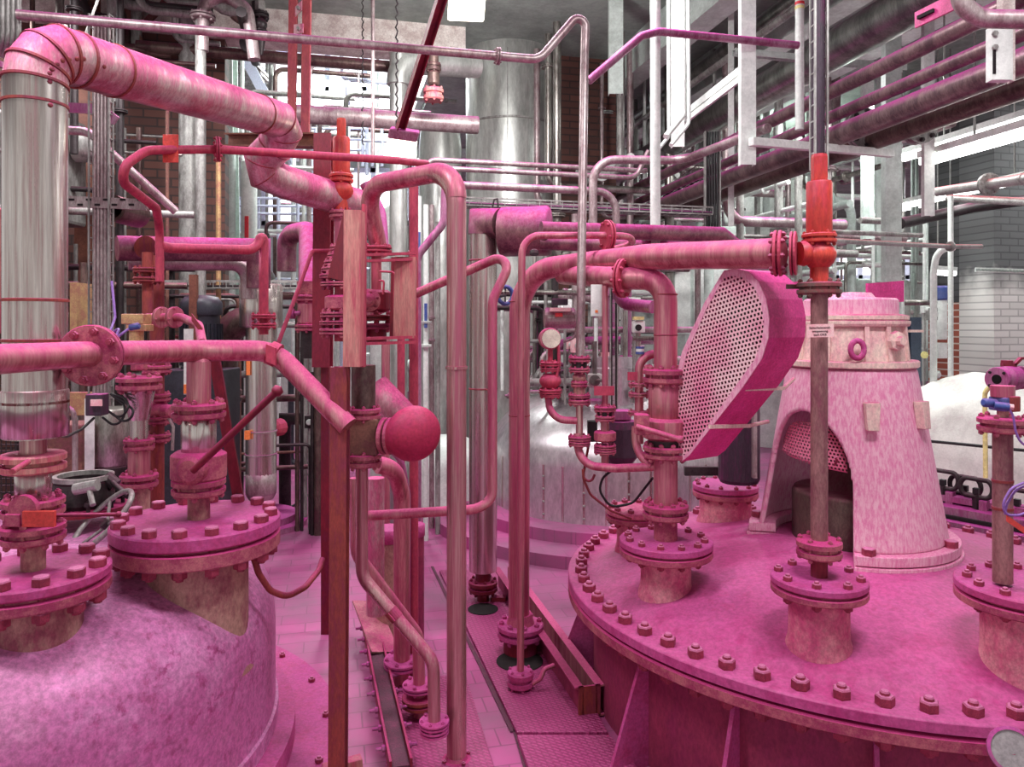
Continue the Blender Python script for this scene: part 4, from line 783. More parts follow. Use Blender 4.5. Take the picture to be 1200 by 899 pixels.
# stack on the middle nozzle with the orange safety valve and its sign
s = thing('safety_valve', 'tall orange red safety valve on the dull pipe from the middle nozzle', 'valve', NB)
stack(s, 960, 2.905, [('pipe', 652, 686, 9.6, M['reddark']), ('flange', 632, 652, 25.5, M['pflange'], 6), ('pipe', 344, 640, 9.7, M['nozdull']), ('flange', 331, 345, 25, M['darkflange'], 6), ('pipe', 306, 333, 10.5, M['orange']), ('ball', 284, 314, 19), ('flange', 274, 285, 19.5, M['orange'], 6), ('tube', 213, 276, 14.5), ('hex', 181, 214, 9.2)], M['orange'])
MB().lathe([(.045, 0), (.05, .02), (.035, .07)][::1], W(936, 297, 2.9), (1, .1, 0), 20, True).build('inlet_neck', M['orange'], s)
sg = MB().box(W(961, 387.5, 2.85), (.104, .003, .05), (1, 0, .02)).build('pipe_sign', M['pale_sign'], None, 'small pale pink printed sign fixed on the dull pipe', 'sign')
for k, (t_, h) in enumerate((('Sicherheitsventil-', .0118), ('entspannung', .0118), ('nach OKB', .0118))):
    text(sg, t_, W(961, 384+k*4.1, 2.8475), h, (1, 0, .02), (-.02, 0, 1), M['ink'])
MB().box(W(932, 336, 2.95), (.07, .01, .018)).build('bracket', M['darkflange'], s)
# right nozzle: pipe, flange, blue headed sensor, ball valve
s = thing('standpipe', 'dull red standpipe on the rightmost nozzle of the pink tank', 'pipe', NC)
stack(s, 1175, 2.72, [('pipe', 505, 682, 10.6, M['nozdull']), ('flange', 489, 506, 26.5, M['pflange'], 6), ('cone', 562, 565, 11.4, M['redrust'], 0, 11.4), ('cone', 594, 597, 11.4, M['redrust'], 0, 11.4)], M['pflange'])
s = thing('sensor_head', 'blue sensor head with a ribbed pink cap on the standpipe flange', 'sensor', W(1175, 490, 2.72))
stack(s, 1175, 2.72, [('hex', 481, 490, 6, M['nozzle_brown']), ('cone', 452, 465, 12.5, M['steel_pink'], 0, 12.8)], M['blue'])
MB().box(W(1177, 473, 2.72), (.075, .07, .05), (1, .3, 0)).build('housing', M['blue'], s, bevel=.006)
MB().box(W(1184, 473, 2.70), (.04, .05, .055), (1, .3, 0)).build('side_panel', M['redrust'], s, bevel=.004)
MB().lathe([(.012, 0), (.016, .004), (.016, .05), (.01, .055)], W(1167, 473, 2.66), (-1, -.25, .1), 14, True).lathe([(.014, 0), (.014, .045)], W(1165, 475, 2.64), (1, -.4, -.1), 12, True).build('gland', M['blue'], s)
MB().lathe([(.01, 0), (.01, .03)], W(1176, 476, 2.63), (1, -.4, -.1), 8).build('cable_nut', M['pale_sign'], s)
s = thing('ball_valve', 'purple ball valve with an open flange, above the blue sensor head', 'valve', W(1170, 460, 3.1))
fa = Vector((.85, .5, 0))
MB().lathe([(.018, 0), (.046, 0), (.048, .003), (.048, .018), (.03, .022), (.03, .05), (.05, .06), (.05, .13), (.03, .14), (.03, .16), (.048, .165), (.048, .18), (.02, .185)], W(1168, 444.5, 3.0), fa, 28).build('body', M['steel_purple'], s)
MB().lathe([(0, .004), (.0185, .004)], W(1168, 444.5, 3.0), fa, 20).lathe([(.0, -.001), (.019, -.001)], W(1168, 444.5, 3.0), fa, 20).build('bore', M['dark'], s)
bolts(s, W(1169, 444.5, 3.0), fa, .037, 4, .01, .008, M['dark'], .8)
MB().lathe([(.022, 0), (.022, .03)], W(1180, 431, 3.06), n=12).bar(W(1174, 427, 3.05), W(1190, 428, 3.05), .02, .012).bar(W(1188, 428, 3.05), W(1196, 420, 3.05), .02, .01).bar(W(1196, 420, 3.05), W(1260, 419, 3.05), .02, .01).build('handle', M['reddark'], s)
for lab, pts, r_ in (('violet double cable hanging from the blue sensor', [(1180, 476, 2.62), (1187, 486, 2.62), (1190, 505, 2.62), (1196, 520, 2.62), (1240, 535, 2.62)], .004), ('outer violet cable loop tied in front of the standpipe', [(1215, 560, 2.6), (1185, 572, 2.6), (1175, 590, 2.6), (1178, 604, 2.6), (1195, 604, 2.6), (1225, 590, 2.6)], .0045), ('inner violet cable loop tied in front of the standpipe', [(1225, 560, 2.61), (1190, 574, 2.61), (1179, 592, 2.61), (1178, 603, 2.61)], .0045)):
    pipe(lab, pts, r_, M['violet'], .05, name='cable', cat='cable', n=8)
MB().box(W(1192, 616, 2.6), (.09, .004, .022), (.82, 0, -.57)).build('cable_tag', M['coral'], None, 'red cable tag hanging from the violet loops', 'tag')
pipe('pale yellow hose hanging behind the blue sensor and down the wrapping', [(1166, 446, 3.06), (1154, 460, 3.08), (1155, 560, 3.1)], .009, M['yellow'], .04, name='hose', cat='hose', n=8)
s = thing('inspection_lid', 'grey oval lid with a pink rim cut by the bottom right corner', 'lid', W(1186, 880, 2.05))
ax = Vector((-.35, -.8, .45)); MB().lathe([(0, 0), (.052, 0), (.052, .006)], W(1186, 880, 2.05), ax, 36).build('grey_face', M['disc'], s)
MB().lathe([(.051, -.01), (.06, -.008), (.06, .008), (.051, .01), (.051, -.01)], W(1186, 880, 2.05), ax, 36, cap=False).build('rim', M['steel_purple'], s)
MB().tube([W(1186, 880, 2.05), W(1195, 935, 2.12), W(1195, 940, 2.2)], .012, 8).build('stem', M['reddark'], s)

# ---------------------------------------------------------------- agitator pedestal
pd = thing('agitator_pedestal', 'pink powdered cream cast pedestal with arched openings in the middle of the right tank', 'pedestal', CR+Z*tz(.4))
zb, zt_ = tz(.5)+.06, 1.685
def pr(z): return .445+(.305-.445)*(z-zb)/(zt_-zb)
def shell(n=300, m=96, th=.03):
    vs = []; fs = []; vid = {}
    def arch(a, z):                                   # openings: azimuths (degrees) of arch centres, half width, top height
        for ac in (207, 27):
            da = abs((math.degrees(a)-ac+180) % 360-180); hw = 40; ztop = zb+.62
            k = (z-zb)/(ztop-zb)
            if k < 1 and da < hw*math.sqrt(max(0, 1-max(0, (k-.45)/.55)**2)): return True
        return False
    def gv(i, j, side):
        i %= n
        if (i, j, side) not in vid:
            z = zb+(zt_-zb)*j/m; r = pr(z)-side*th; a = 2*math.pi*i/n
            vid[(i, j, side)] = len(vs); vs.append((CR.x+r*math.cos(a), CR.y+r*math.sin(a), z))
        return vid[(i, j, side)]
    on = {}
    for i in range(n):
        for j in range(m): on[(i, j)] = not arch(2*math.pi*(i+.5)/n, zb+(zt_-zb)*(j+.5)/m)
    for (i, j), o in on.items():
        if not o: continue
        fs.append((gv(i, j, 0), gv(i+1, j, 0), gv(i+1, j+1, 0), gv(i, j+1, 0)))
        fs.append((gv(i, j, 1), gv(i, j+1, 1), gv(i+1, j+1, 1), gv(i+1, j, 1)))
        for (di, dj, p, q) in ((1, 0, (1, 0), (1, 1)), (-1, 0, (0, 1), (0, 0)), (0, 1, (1, 1), (0, 1)), (0, -1, (0, 0), (1, 0))):
            nb = on.get(((i+di) % n, j+dj), False)
            if not nb:
                a, b = (i+p[0], j+p[1]), (i+q[0], j+q[1]); fs.append((gv(*a, 0), gv(*a, 1), gv(*b, 1), gv(*b, 0)))
    return MB().add(vs, fs, False)
sh = shell().build('arched_shell', M['pedestal'], pd)
m_ = sh.modifiers.new('smooth', 'SMOOTH'); m_.iterations = 10; m_.factor = .5
for (z0, z1, r0, nm, mm) in ((zt_, zt_+.035, .318, 'top_ring', 'pedcream'),): MB().lathe([(r0-.006, z0-CR.z), (r0, z0+.006), (r0, z1-.006), (r0-.006, z1)], CR, n=72).build(nm, M[mm], pd)
for a0, a1 in ((-112, 66), (-294, -194)):               # foot pads under the two legs
    aa = [math.radians(a0+(a1-a0)*k/24) for k in range(25)]
    for (zlo, zhi, ro) in ((tz(.55)-.02, tz(.5)+.015, .505), (tz(.5)+.02, zb+.005, .495)):
        poly = [CR+Vector((ro*math.cos(a), ro*math.sin(a), zlo)) for a in aa]+[CR+Vector((.36*math.cos(a), .36*math.sin(a), zlo)) for a in aa[::-1]]
        MB().prism(poly, Z*(zhi-zlo)).build('foot_pad', M['pedestal'], pd, bevel=.004)
    for k in ((1, 9, 15) if a0 == -112 else (3, 11, 20)):
        a = aa[k]; MB().lathe([(.028, 0), (.03, .004), (.03, .035), (.026, .038)], CR+Vector((.465*math.cos(a), .465*math.sin(a), zb)), n=6).build('bolt', M['bolt_pink'], pd)
for px, Yl in ((1022, 3.50), (1064, 3.62)):           # tapered lugs on the shell
    z = EYE-(487-HY)*3.5/F; a = math.atan2(Yl-CR.y, (px-HX)*Yl/F-CR.x); d = Vector((math.cos(a), math.sin(a), 0)); sd = Vector((-d.y, d.x, 0))
    c = CR+d*(pr(z)-.005)+Z*z
    MB().prism([c-sd*.034+Z*.06+d*.0, c+sd*.034+Z*.06, c+sd*.026-Z*.07+d*.012, c-sd*.026-Z*.07+d*.012], d*.045).build('lug', M['pedcream'], pd, bevel=.004)
MB().lathe([(.28, zb-.06), (.28, zb+.19), (.27, zb+.21), (.13, zb+.215), (.13, zb+.5)], CR, n=40, smooth=True).build('seal_housing', M['brownpipe'], pd)
MB().lathe([(.05, zb+.2), (.05, zt_+.0)], CR, n=20).build('shaft', M['darksteel'], pd)
# perforated hood in the arch
az = math.radians(207); ex = Vector((-math.sin(az), math.cos(az), 0))
PF2 = perfmat('pink_perforated_hood', tuple(CR+Z*1.2), tuple(Vector((.8, -.5, .1)).normalized()), tuple(Vector((.1, .0, 1)).normalized()), .0165, (206, 96, 130), (222, 132, 160))
hv = []; hf = []
for j in range(13):
    for i in range(25):
        a = az+math.radians(-37+74*i/24); k = j/12; z = zb+.40+.21*k-(.05*(i/24)*(1-k)); r = pr(z)-.045+.0*k
        w = math.sqrt(max(0.02, 1-k**2.2)); a2 = az+(a-az)*w
        hv.append((CR.x+r*math.cos(a2), CR.y+r*math.sin(a2), z-.05*(1-w)))
for j in range(12):
    for i in range(24): hf.append((j*25+i, j*25+i+1, (j+1)*25+i+1, (j+1)*25+i))
h = MB().add(hv, hf, True).build('perforated_hood', PF2, pd)
so = h.modifiers.new('solid', 'SOLIDIFY'); so.thickness = .003
MB().tube([W(978, 545, 3.5), W(981, 540, 3.48), W(979, 536, 3.48)], .006, 8).build('latch', M['bolt_pink'], pd)
# gear housing on top
gh = thing('gear_housing', 'cream and pink gear housing on top of the arched pedestal', 'gear housing', CR+Z*1.72)
z0 = zt_+.035
MB().lathe([(.275, z0), (.252, z0+.17)], CR, n=56, smooth=True).build('drum', M['pedcream'], gh)
for a in (262, 285, 315, 225, 190):
    r_ = math.radians(a); d = Vector((math.cos(r_), math.sin(r_), 0)); MB().bar(CR+d*.27+Z*z0, CR+d*.255+Z*(z0+.17), .022, .03, d).build('rib', M['pedcream'], gh)
MB().lathe([(.25, z0+.165), (.272, z0+.17), (.278, z0+.182), (.278, z0+.196), (.265, z0+.2), (.272, z0+.203), (.272, z0+.222), (.24, z0+.23)], CR, n=64).build('rim', M['pedcream'], gh)
MB().lathe([(.225, z0+.225), (.225, z0+.30), (.215, z0+.31), (.12, z0+.315), (.1, z0+.34), (.0, z0+.345)], CR, n=56).build('top_drum', M['pedestal'], gh)
bx = CR+Vector((.10, -.265, z0+.1)); MB().lathe([(.05, 0), (.045, .02), (.025, .025), (.02, .05), (.0, .05)], bx, (.25, -1, 0), 8).build('plug', M['pedcream'], gh)
e = CR+Vector((-.10, -.30, z0+.06)); MB().tube([e+Vector((.032*math.cos(k*.393), .0, .042*math.sin(k*.393))) for k in range(17)], .013, 10, False).build('lifting_eye', M['lid'], gh)
MB().bar(W(1042, 388, 3.75), W(1075, 388, 3.8), .08, .012).build('side_plate', M['pedcream'], gh)
# belt guard with perforated face
gY = 3.2
ol = [(849, 317), (862, 315), (876, 318), (889, 330), (898, 350), (902, 372), (901, 396), (893, 421), (870, 455), (808, 534), (799, 541), (791, 536), (787, 500), (790, 455), (800, 412), (826, 355)]
og = [W(x, y, gY) for x, y in ol]
gdv = Vector((.20, .14, 0)); gn = gdv.normalized()
bg = thing('belt_guard', 'large slanted pink belt guard with a perforated face, left of the pedestal', 'guard', W(850, 541, gY))
ex_ = Vector((gn.y, -gn.x, 0)); 
def onp(px, py):                                      # a point of the guard's face plane through og[0], normal gn
    r = Vector(((px-HX)/F, 1, -(py-HY)/F)); o = Vector((0, 0, EYE)); t = (W(850, 430, gY)-o).dot(gn)/r.dot(gn); return o+r*t
og = [onp(x, y) for x, y in ol]
cen = sum(og, Vector())/len(og)
PF1 = perfmat('pink_perforated_sheet', tuple(cen), tuple((ex_*.97+Z*.24).normalized()), tuple((Z*.97-ex_*.24).normalized()), .0185, (244, 208, 212), (228, 136, 170))
fc = MB().add(og, [tuple(range(len(og)))]).build('perforated_face', PF1, bg)
so = fc.modifiers.new('solid', 'SOLIDIFY'); so.thickness = .002
def ringwall(poly, d, th, m, nm):
    n = len(poly); o = MB(); c = sum(poly, Vector())/n; vs = []
    inn = [p+(c-p).normalized()*th for p in poly]
    vs = poly+[p+d for p in poly]+inn+[p+d for p in inn]; fs = []
    for i in range(n):
        k = (i+1) % n; fs += [(i, k, n+k, n+i), (2*n+i, 3*n+i, 3*n+k, 2*n+k), (i, 2*n+i, 2*n+k, k), (n+i, n+k, 3*n+k, 3*n+i)]
    return o.add(vs, fs).build(nm, m, bg)
ringwall([p for p in og], gdv, .006, M['guardband'], 'side_band')
ringwall([p-gn*.004 for p in og], gn*.006, .03, M['pedestal'], 'face_rim')
MB().add([p+gdv for p in og], [tuple(range(len(og)))]).build('back_sheet', M['reddark'], bg)
for (a, b) in (((872, 456), (930, 444)), ((832, 500), (900, 494))):
    MB().bar(W(a[0], a[1], 3.16), W(a[0]+46, a[1]-1, 3.32), .016, .016).tube([W(a[0]+46, a[1]-1, 3.32), W(b[0], b[1], 3.6)], .009, 8).build('stay_rod', M['pedcream'], bg)
MB().prism([W(892, 334, 3.2), W(934, 330, 3.4), W(934, 345, 3.4), W(896, 347, 3.2)], (0.005, -.02, 0)).build('top_hinge', M['guardband'], bg)
MB().lathe([(.09, 0), (.09, .1)], onp(862, 380)+gn*.05, gn, 32).build('upper_pulley', M['darksteel'], bg)
MB().lathe([(.03, 0), (.03, .1)], onp(815, 500)+gn*.05, gn, 24).build('lower_pulley', M['darksteel'], bg)
s = thing('drive_motor', 'dark drive motor standing behind the belt guard beside the pedestal', 'motor', W(862, 560, 4.0))
MB().lathe([(.1, 0), (.11, .02), (.11, .42), (.1, .45)], W(866, 565, 4.1), n=24).build('stator', M['wirebundle'], s)
MB().bar(W(884, 470, 3.9), W(884, 560, 3.9), .02, .03).build('edge_rail', M['greypink'], s)
MB().box(W(843, 552, 4.3), (.4, .03, .05)).build('wire_tray', M['darksteel'], None, 'dark wire tray crossing under the belt guard', 'tray')
pc = MB().box(W(1037, 343, 4.6), (.27, .02, .13), (1, .3, .08)).build('pink_cover', M['guardband'], None, 'bright magenta pink sheet cover standing behind the gear housing', 'cover')
MB().bar(W(1035, 352, 4.62), W(1035, HY+F*(EYE-.62)/4.62, 4.62), .03, .03).build('post', M['greypink'], pc)
# clamped rim vessel behind, with shackle clamps
rv = thing('clamped_vessel', 'purple dusty vessel rim with a dark slot behind the pedestal, at the right edge', 'vessel', W(1200, 640, 3.9))
ra, rb_ = W(1070, 596, 5.4), W(1270, 650, 4.6)
ra.z = rb_.z = .56; rd = (rb_-ra).normalized(); rs = rd.cross(Z)
MB().bar(ra-Z*.02, rb_-Z*.02, .34, .06).build('lower_rim', M['steel_purple'], rv)
MB().bar(ra+Z*.025-rs*.03, rb_+Z*.025-rs*.03, .26, .02).build('dark_slot', M['dark'], rv)
MB().bar(ra+Z*.06-rs*.05, rb_+Z*.06-rs*.05, .24, .05).build('clamp_rail', M['steel_purple'], rv)
MB().bar(ra+Z*.12-rs*.10, rb_+Z*.12-rs*.10, .14, .04).build('upper_rim', M['steel_purple'], rv)
MB().bar(ra-Z*.4, rb_-Z*.4, .3, .7).build('wall', M['darksteel'], rv)
for k, (px, py, Y) in enumerate(((1105, 562, 5.3), (1131, 569, 5.25), (1144, 572, 5.1), (1192, 585, 4.95))):
    c = W(px, py, Y); s = thing('rim_clamp', ('first shackle clamp on the purple rim, beside the pedestal leg', 'shackle clamp mostly hidden behind its neighbour on the purple rim', 'third shackle clamp on the purple rim, left of the standpipe', 'shackle clamp on the purple rim right of the standpipe')[k], 'clamp', c-Z*.14)
    xx = rd; pts = [c+xx*(.055*math.copysign(1, math.cos(a))+.045*math.cos(a))*1.0+Z*.06*math.sin(a) for a in [q*math.pi/12+.01 for q in range(25)]]
    MB().tube(pts, .016, 10, False).build('shackle', M['darksteel'], s)
    MB().bar(c-Z*.045, c-Z*.2, .03, .05).build('bolt_shank', M['darksteel'], s)
    MB().box(c-Z*.02, (.035, .035, .04), xx).build('nut', M['black'], s)
    MB().box(c-Z*.12+xx*.05, (.05, .06, .09), xx).build('clamp_block', M['steel_purple'], s, bevel=.004)
# white wrapped horizontal vessel behind
def wrapped():
    a, b = W(1062, 520, 7.2), W(1330, 520, 6.0); d = (b-a).normalized(); sdv = d.cross(Z); vs = []; fs = []; n, m = 60, 40; rnd = random.Random(3)
    import mathutils
    for i in range(n+1):
        for j in range(m+1):
            t = i/n; an = -math.pi*.25+math.pi*1.25*j/m
            p = a.lerp(b, t)
            nz = mathutils.noise.noise(Vector((t*7, an*2.2, 1)))*.05+mathutils.noise.noise(Vector((t*19, an*5, 4)))*.02
            r = .78*(.84+.16*math.sin(min(1, t*2.6)*math.pi/2))+nz
            q = p+sdv*math.cos(an)*r*.9+Z*(math.sin(an)*r-.15); vs.append((q.x, q.y, max(q.z, .02)))
    for i in range(n):
        for j in range(m): k = i*(m+1)+j; fs.append((k, k+1, k+m+2, k+m+1))
    return MB().add(vs, fs, True)
wv = wrapped().build('wrapped_vessel', M['tarp'], None, 'big bulging vessel wrapped in wrinkled white sheeting by the white brick wall', 'vessel')
pipe('black strap along the front of the white wrapping', [(1078, 516, 6.15), (1120, 520, 5.9), (1190, 527, 5.5), (1260, 533, 5.2)], .012, M['black'], .2, name='strap', cat='strap', n=8)
# ---------------------------------------------------------------- silver jacketed vessel in the middle distance
jv = thing('jacketed_vessel', 'silver riveted jacketed vessel behind the slim valve stacks', 'vessel', CS)
MB().lathe([(1.2, .2), (1.2, .66)]+[(1.2*math.cos(a)**.8, .66+.62*math.sin(a)) for a in [k*math.pi/40 for k in range(1, 17)]]+[(.42, 1.26)], CS, n=80, smooth=True).build('jacket', M['jacket'], jv)
MB().lathe([(.42, 1.1), (.42, 1.5), (.40, 1.51), (.40, 1.6), (.0, 1.6)], CS+Vector((-.05, -.35, 0)), n=48).build('neck', M['jacket'], jv)
for k in range(22):
    a = math.radians(180+k*9); d = Vector((math.cos(a), math.sin(a), 0))
    MB().bar(CS+d*1.2+Z*.21, CS+d*1.2+Z*.68, .02, .01, d).build('lap_seam', M['clad'], jv)
    if k % 2 == 0:
        for z in (.25, .36, .47, .58): MB().lathe([(.012, 0), (.009, .008), (0, .01)], CS+d*1.205+Z*z, d, 6).build('rivet', M['grey'], jv)
wj = thing('white_vessel', 'white rounded vessel low behind the loop pipe and oval cap', 'vessel', W(523, 590, 7.6))
MB().lathe([(.45, 0), (.45, .5)]+[(.45*math.cos(a), .5+.28*math.sin(a)) for a in [k*math.pi/24 for k in range(1, 13)]], W(523, 600, 7.6), n=48, smooth=True).build('shell', M['white'], wj)
MB().lathe([(.47, 0), (.47, .12)], W(523, 600, 7.6), n=48).build('base', M['lid'], wj)
# chimney and big background cylinders
s = thing('silver_chimney', 'big silver clad chimney column in the middle of the hall', 'chimney', W(597, 560, 9.2))
c = Vector((W(597, 0, 9.2).x, 9.2, 0))
MB().lathe([(.533, 0), (.533, 5.2)], c, n=64, smooth=True).build('cladding', M['duct'], s)
for y in (35, 150): MB().lathe([(.531, -.015), (.543, -.01), (.543, .01), (.531, .015)], c+Z*(EYE+(380-y)*9.2/880), n=64).build('seam_band', M['grey'], s)
MB().bar(c+Vector((-.02, -.533, 3.2)), c+Vector((-.02, -.533, 5.1)), .012, .01, (0, -1, 0)).build('vertical_seam', M['grey'], s)
def vpipe(px, y0, y1, Y, rp, m, label, group=None, fl=(), name='upright_pipe', cat='pipe'):
    if y0 < -30: y0 = HY-F*((5.05 if px < 520 else 5.2)-EYE)/Y
    if y1 is None: y1 = HY+F*EYE/Y
    return pipe(label, [(px, y0, Y), (px, y1, Y)], rp*Y/F, M[m], 0, fl=fl, name=name, cat=cat, group=group, n=14)
vpipe(467, 60, 640, 7.2, 10.5, 'duct', 'grey green upright pipe directly behind the hanging flood lamp')
pipe('grey duct bending into the chimney above the white horizontal pipe', [(467, 100, 7.2), (468, 72, 7.2), (560, 78, 7.6)], .115, M['duct'], .2, name='duct', cat='duct', n=20)
s = thing('tall_tank', 'dull silver upright tank left of the chimney', 'tank', W(516, 600, 9.2)); stack(s, 516, 9.2, [('tube', 155, 600, 25, M['duct'])], M['duct'])
a = W(545, 146, 7.3); pipe('thick pale pink topped horizontal pipe crossing in front of the glazing', [online(a, V, 300), online(a, V, 560)], .085, M['greypink'], 0, name='thick_pipe', n=24, seams=((0, .35), (0, .7)))
a = W(545, 85, 7.6); pipe('dark pipe crossing in front of the glazing above the thick pale one', [online(a, V, 160), online(a, V, 550)], .055, M['brownpipe'], 0, name='dark_pipe', n=16)
# long grey pink pipe along the top, dropping on the right
b = W(632, 70, 3.95); a = online(b, V, 20)
pipe('long grey pink pipe crossing the top, then dropping past the chimney edge', [a, b, W(687, 6, 4.0), W(685, 60, 4.0), W(680, 418, 3.72)], .0225, M['greypink'], .1, fl=((0, .908, 2.0, 6),), name='long_pipe', n=16)
pipe('pink bent pipe from the dropping pipe up and across to the right', [(690, 95, 4.6), (752, 42, 4.7), (772, 37, 4.75), online(W(772, 37, 4.75), V, 935)], .025, M['steel_purple'], .12, name='bent_pipe')
a = W(500, 187, 6.4); pipe('upper of two thin level pipes passing in front of the chimney', [W(498, 200, 6.4), a, online(a, V, 752), W(757, 200, 6.9)], .022, M['greypink'], .1, name='thin_pipe')
a = W(510, 197, 6.3); pipe('lower of two thin level pipes passing in front of the chimney', [a, online(a, V, 745), online(a, V, 760)+Z*.25], .022, M['greypink'], .12, name='thin_pipe')
a = W(540, 217, 5.6); pipe('grey pink level pipe turning down by the brick pier', [a, online(a, V, 722), online(a, V, 722)-Z*.35], .03, M['greypink'], .16, fl=((1, .85, 1.9, 6),), name='level_pipe')
a = W(695, 187, 5.8); pipe('pipe bending from the brick pier foot and running right to the rack', [W(695, 300, 5.8), a, W(800, 188, 5.9), W(900, 150, 5.0)], .033, M['greypink'], .18, name='bent_pipe')
vp = vpipe(768, -40, 268, 4.9, 6, 'white', 'galvanised white upright pipe with a bolted flange above the pink valve pipe')
flange(vp, W(768, 277, 4.9), Z, .09, .035, M['grey'], 6, .02); MB().tube([W(768, 280, 4.9), W(768, 300, 4.9)], .03, 12).build('tail', M['greypink'], vp)
for k, (px, y1, rp) in enumerate(((783, 175, 2.2), (800, 150, 3.2), (806, 160, 2.4))): pipe('slim galvanised pipe hooking off beside the white flanged upright pipe', [(px, -40, 5.4), (px+1, y1-15, 5.4), (px-20, y1+10, 5.2)], rp*5.4/F, M['white'], .08, name='slim_pipe', group='slim galvanised hooks', n=10)
# cable tray behind the drum
def tray(label, p, q, w=.16, h=.06, mt='wirebundle', cables=5, name='cable_tray', rungs=24):
    s = thing(name, label, 'cable tray', p); d = (q-p).normalized(); up = Z if abs(d.z) < .9 else Vector((0, -1, 0)); sd = d.cross(up).normalized(); up = sd.cross(d)
    for k in (-1, 1): MB().bar(p+sd*k*w/2, q+sd*k*w/2, .008, .012, up).bar(p+sd*k*w/2+up*h, q+sd*k*w/2+up*h, .008, .012, up).build('side_wire', M['grey'], s)
    r = MB(); L = (q-p).length
    for k in range(rungs+1):
        c = p+d*L*k/rungs; r.bar(c-sd*w/2, c+sd*w/2, .006, .006).bar(c-sd*w/2, c-sd*w/2+up*h, .006, .006).bar(c+sd*w/2, c+sd*w/2+up*h, .006, .006)
    r.build('rungs', M['grey'], s)
    for k in range(cables):
        o = sd*w*(-.36+.72*k/max(1, cables-1))+up*.016; MB().tube([p+o, q+o], .011, 6).build('cable', M[mt], s)
    return s
a = W(545, 242, 6.0); tray('wire cable tray with violet cables running level behind the magenta drum', online(a, V, 520), online(a, V, 830))
tray('upright cable ladder full of grey and violet cables beside the big cladded pipe', W(121, 740, 4.6), W(121, 20, 4.6), .12, .05, 'greypink', 5, rungs=50)
tray('dark cable riser ladder hanging above the tall orange safety valve', W(957, 200, 3.4), W(957, -60, 3.4), .055, .05, 'wirebundle', 6, rungs=14)
tray('dark cable tray above the black motor, behind the silver standpipe', W(190, 338, 6.4), W(370, 338, 6.7), .2, .06, 'darksteel', 6)
tray('dark cable tray climbing to the pipe rack right of the white flanged pipe', W(780, 232, 8.5), W(830, 200, 7.6), .2, .06, 'darksteel', 4, rungs=10)
tray('vertical black cable riser in front of the pipe rack', W(834, 300, 6.6), W(834, 155, 6.6), .13, .04, 'black', 5, rungs=6)
s = thing('perforated_tray', 'perforated metal tray rail crossing behind the big cladded pipe at its upper part', 'tray', W(90, 130, 4.7))
for (x0, y0, x1, y1, Y) in ((76, 126, 118, 128, 4.7), (118, 128, 136, 142, 4.6)): MB().bar(W(x0, y0, Y), W(x1, y1, Y), .02, .06).build('rail', M['steel_purple'], s)
s = thing('perforated_tray', 'perforated metal bracket rail crossing the cable ladder lower down', 'tray', W(110, 240, 4.5))
MB().bar(W(78, 236, 4.57), W(172, 240, 4.57), .02, .065).build('rail', M['greypink'], s)
for k in range(9): MB().box(W(84+k*10, 234+(k % 2)*6, 4.558), (.03, .012, .012)).build('slot', M['dark'], s)
# left background uprights
for px, y0, y1, Y, rp, m, lab in ((220, 0, None, 7.0, 10, 'grey', 'thick mottled grey upright pipe in front of the brown brick wall'), (235, 25, None, 6.2, 6, 'grey', 'slimmer grey upright pipe with a top flange beside the thick mottled one'),
        (292, 190, None, 9.5, 9, 'white', 'white upright pipe with a red sticker behind the swan neck'), (196, 130, None, 6.6, 2, 'rust', 'thin rusty upright rod behind the red support plate'),
        (145, 150, None, 6.8, 3, 'grey', 'thin grey upright tube against the brown brick wall'), (163, 150, None, 6.9, 3.2, 'brownpipe', 'thin brown upright tube against the brown brick wall'), (133, -60, 120, 6.6, 7, 'grey', 'grey upright pipe behind the cladded pipe bend'), (160, -60, 90, 7.1, 6, 'grey', 'mottled upright pipe high in front of the brown wall'),
        (437, -60, 185, 6.5, 2.2, 'greypink', 'thin hanging rod right of the twin red rails'), (256, 180, None, 6.6, 3, 'brass', 'cream conduit left of the white column'), (271, 180, None, 9.4, 5, 'palegreen', 'slim pale column beside the sticker pipe')):
    vpipe(px, y0, y1, Y, rp, m, lab)
MB().box(W(289, 266, 9.40), (.045, .02, .27)).build('red_sticker', M['redsticker'], None, 'narrow red sticker on the white upright pipe', 'sticker')
MB().ibeam(W(105, -40, 6.9), W(99, 420, 6.9), .16, .1, .015).build('brown_column', M['brownbeam'], None, 'rust brown steel column left of the cable ladder', 'column')
MB().ibeam(W(262, -60, 9.8), W(268, 430, 9.8), .26, .2, .02).build('white_column', M['palegreen'], None, 'pale grey steel column left of the glazed bays', 'column')
MB().bar(W(240, 60, 8.8), W(296, 10, 9.6), .2, .2).build('white_brace', M['whitewood'], None, 'pale sloping brace at the top beside the white column', 'brace')
pipe('grey pipe hooking over at the top with a bolted flange, beside the thick mottled pipe', [(237, 60, 6.2), (238, 4, 6.2), (262, -6, 6.2), (290, 10, 6.2), (298, 70, 6.2)], .05, M['greypink'], .14, fl=((0, .72, 2.0, 6),), name='hook_pipe')
pipe('pale tube bending down behind the cladded pipe at left', [(60, 152, 4.9), (105, 154, 4.9), (122, 172, 4.9), (206, 248, 5.2)], .028, M['greypink'], .16, name='bent_pipe')
s = MB().lathe([(.085, 0), (.085, .3), (.065, .3), (.065, .02)], W(162, 252, 5.0), (-.05, -1, .0), 28).build('open_pipe_end', M['brownpipe'], None, 'dark open pipe end facing out under the hooked red pipe', 'pipe')
MB().lathe([(0, .05), (.064, .05), (.064, .06), (0, .06)], W(162, 252, 5.0), (-.05, -1, 0), 24).build('dark_bore', M['dark'], s)
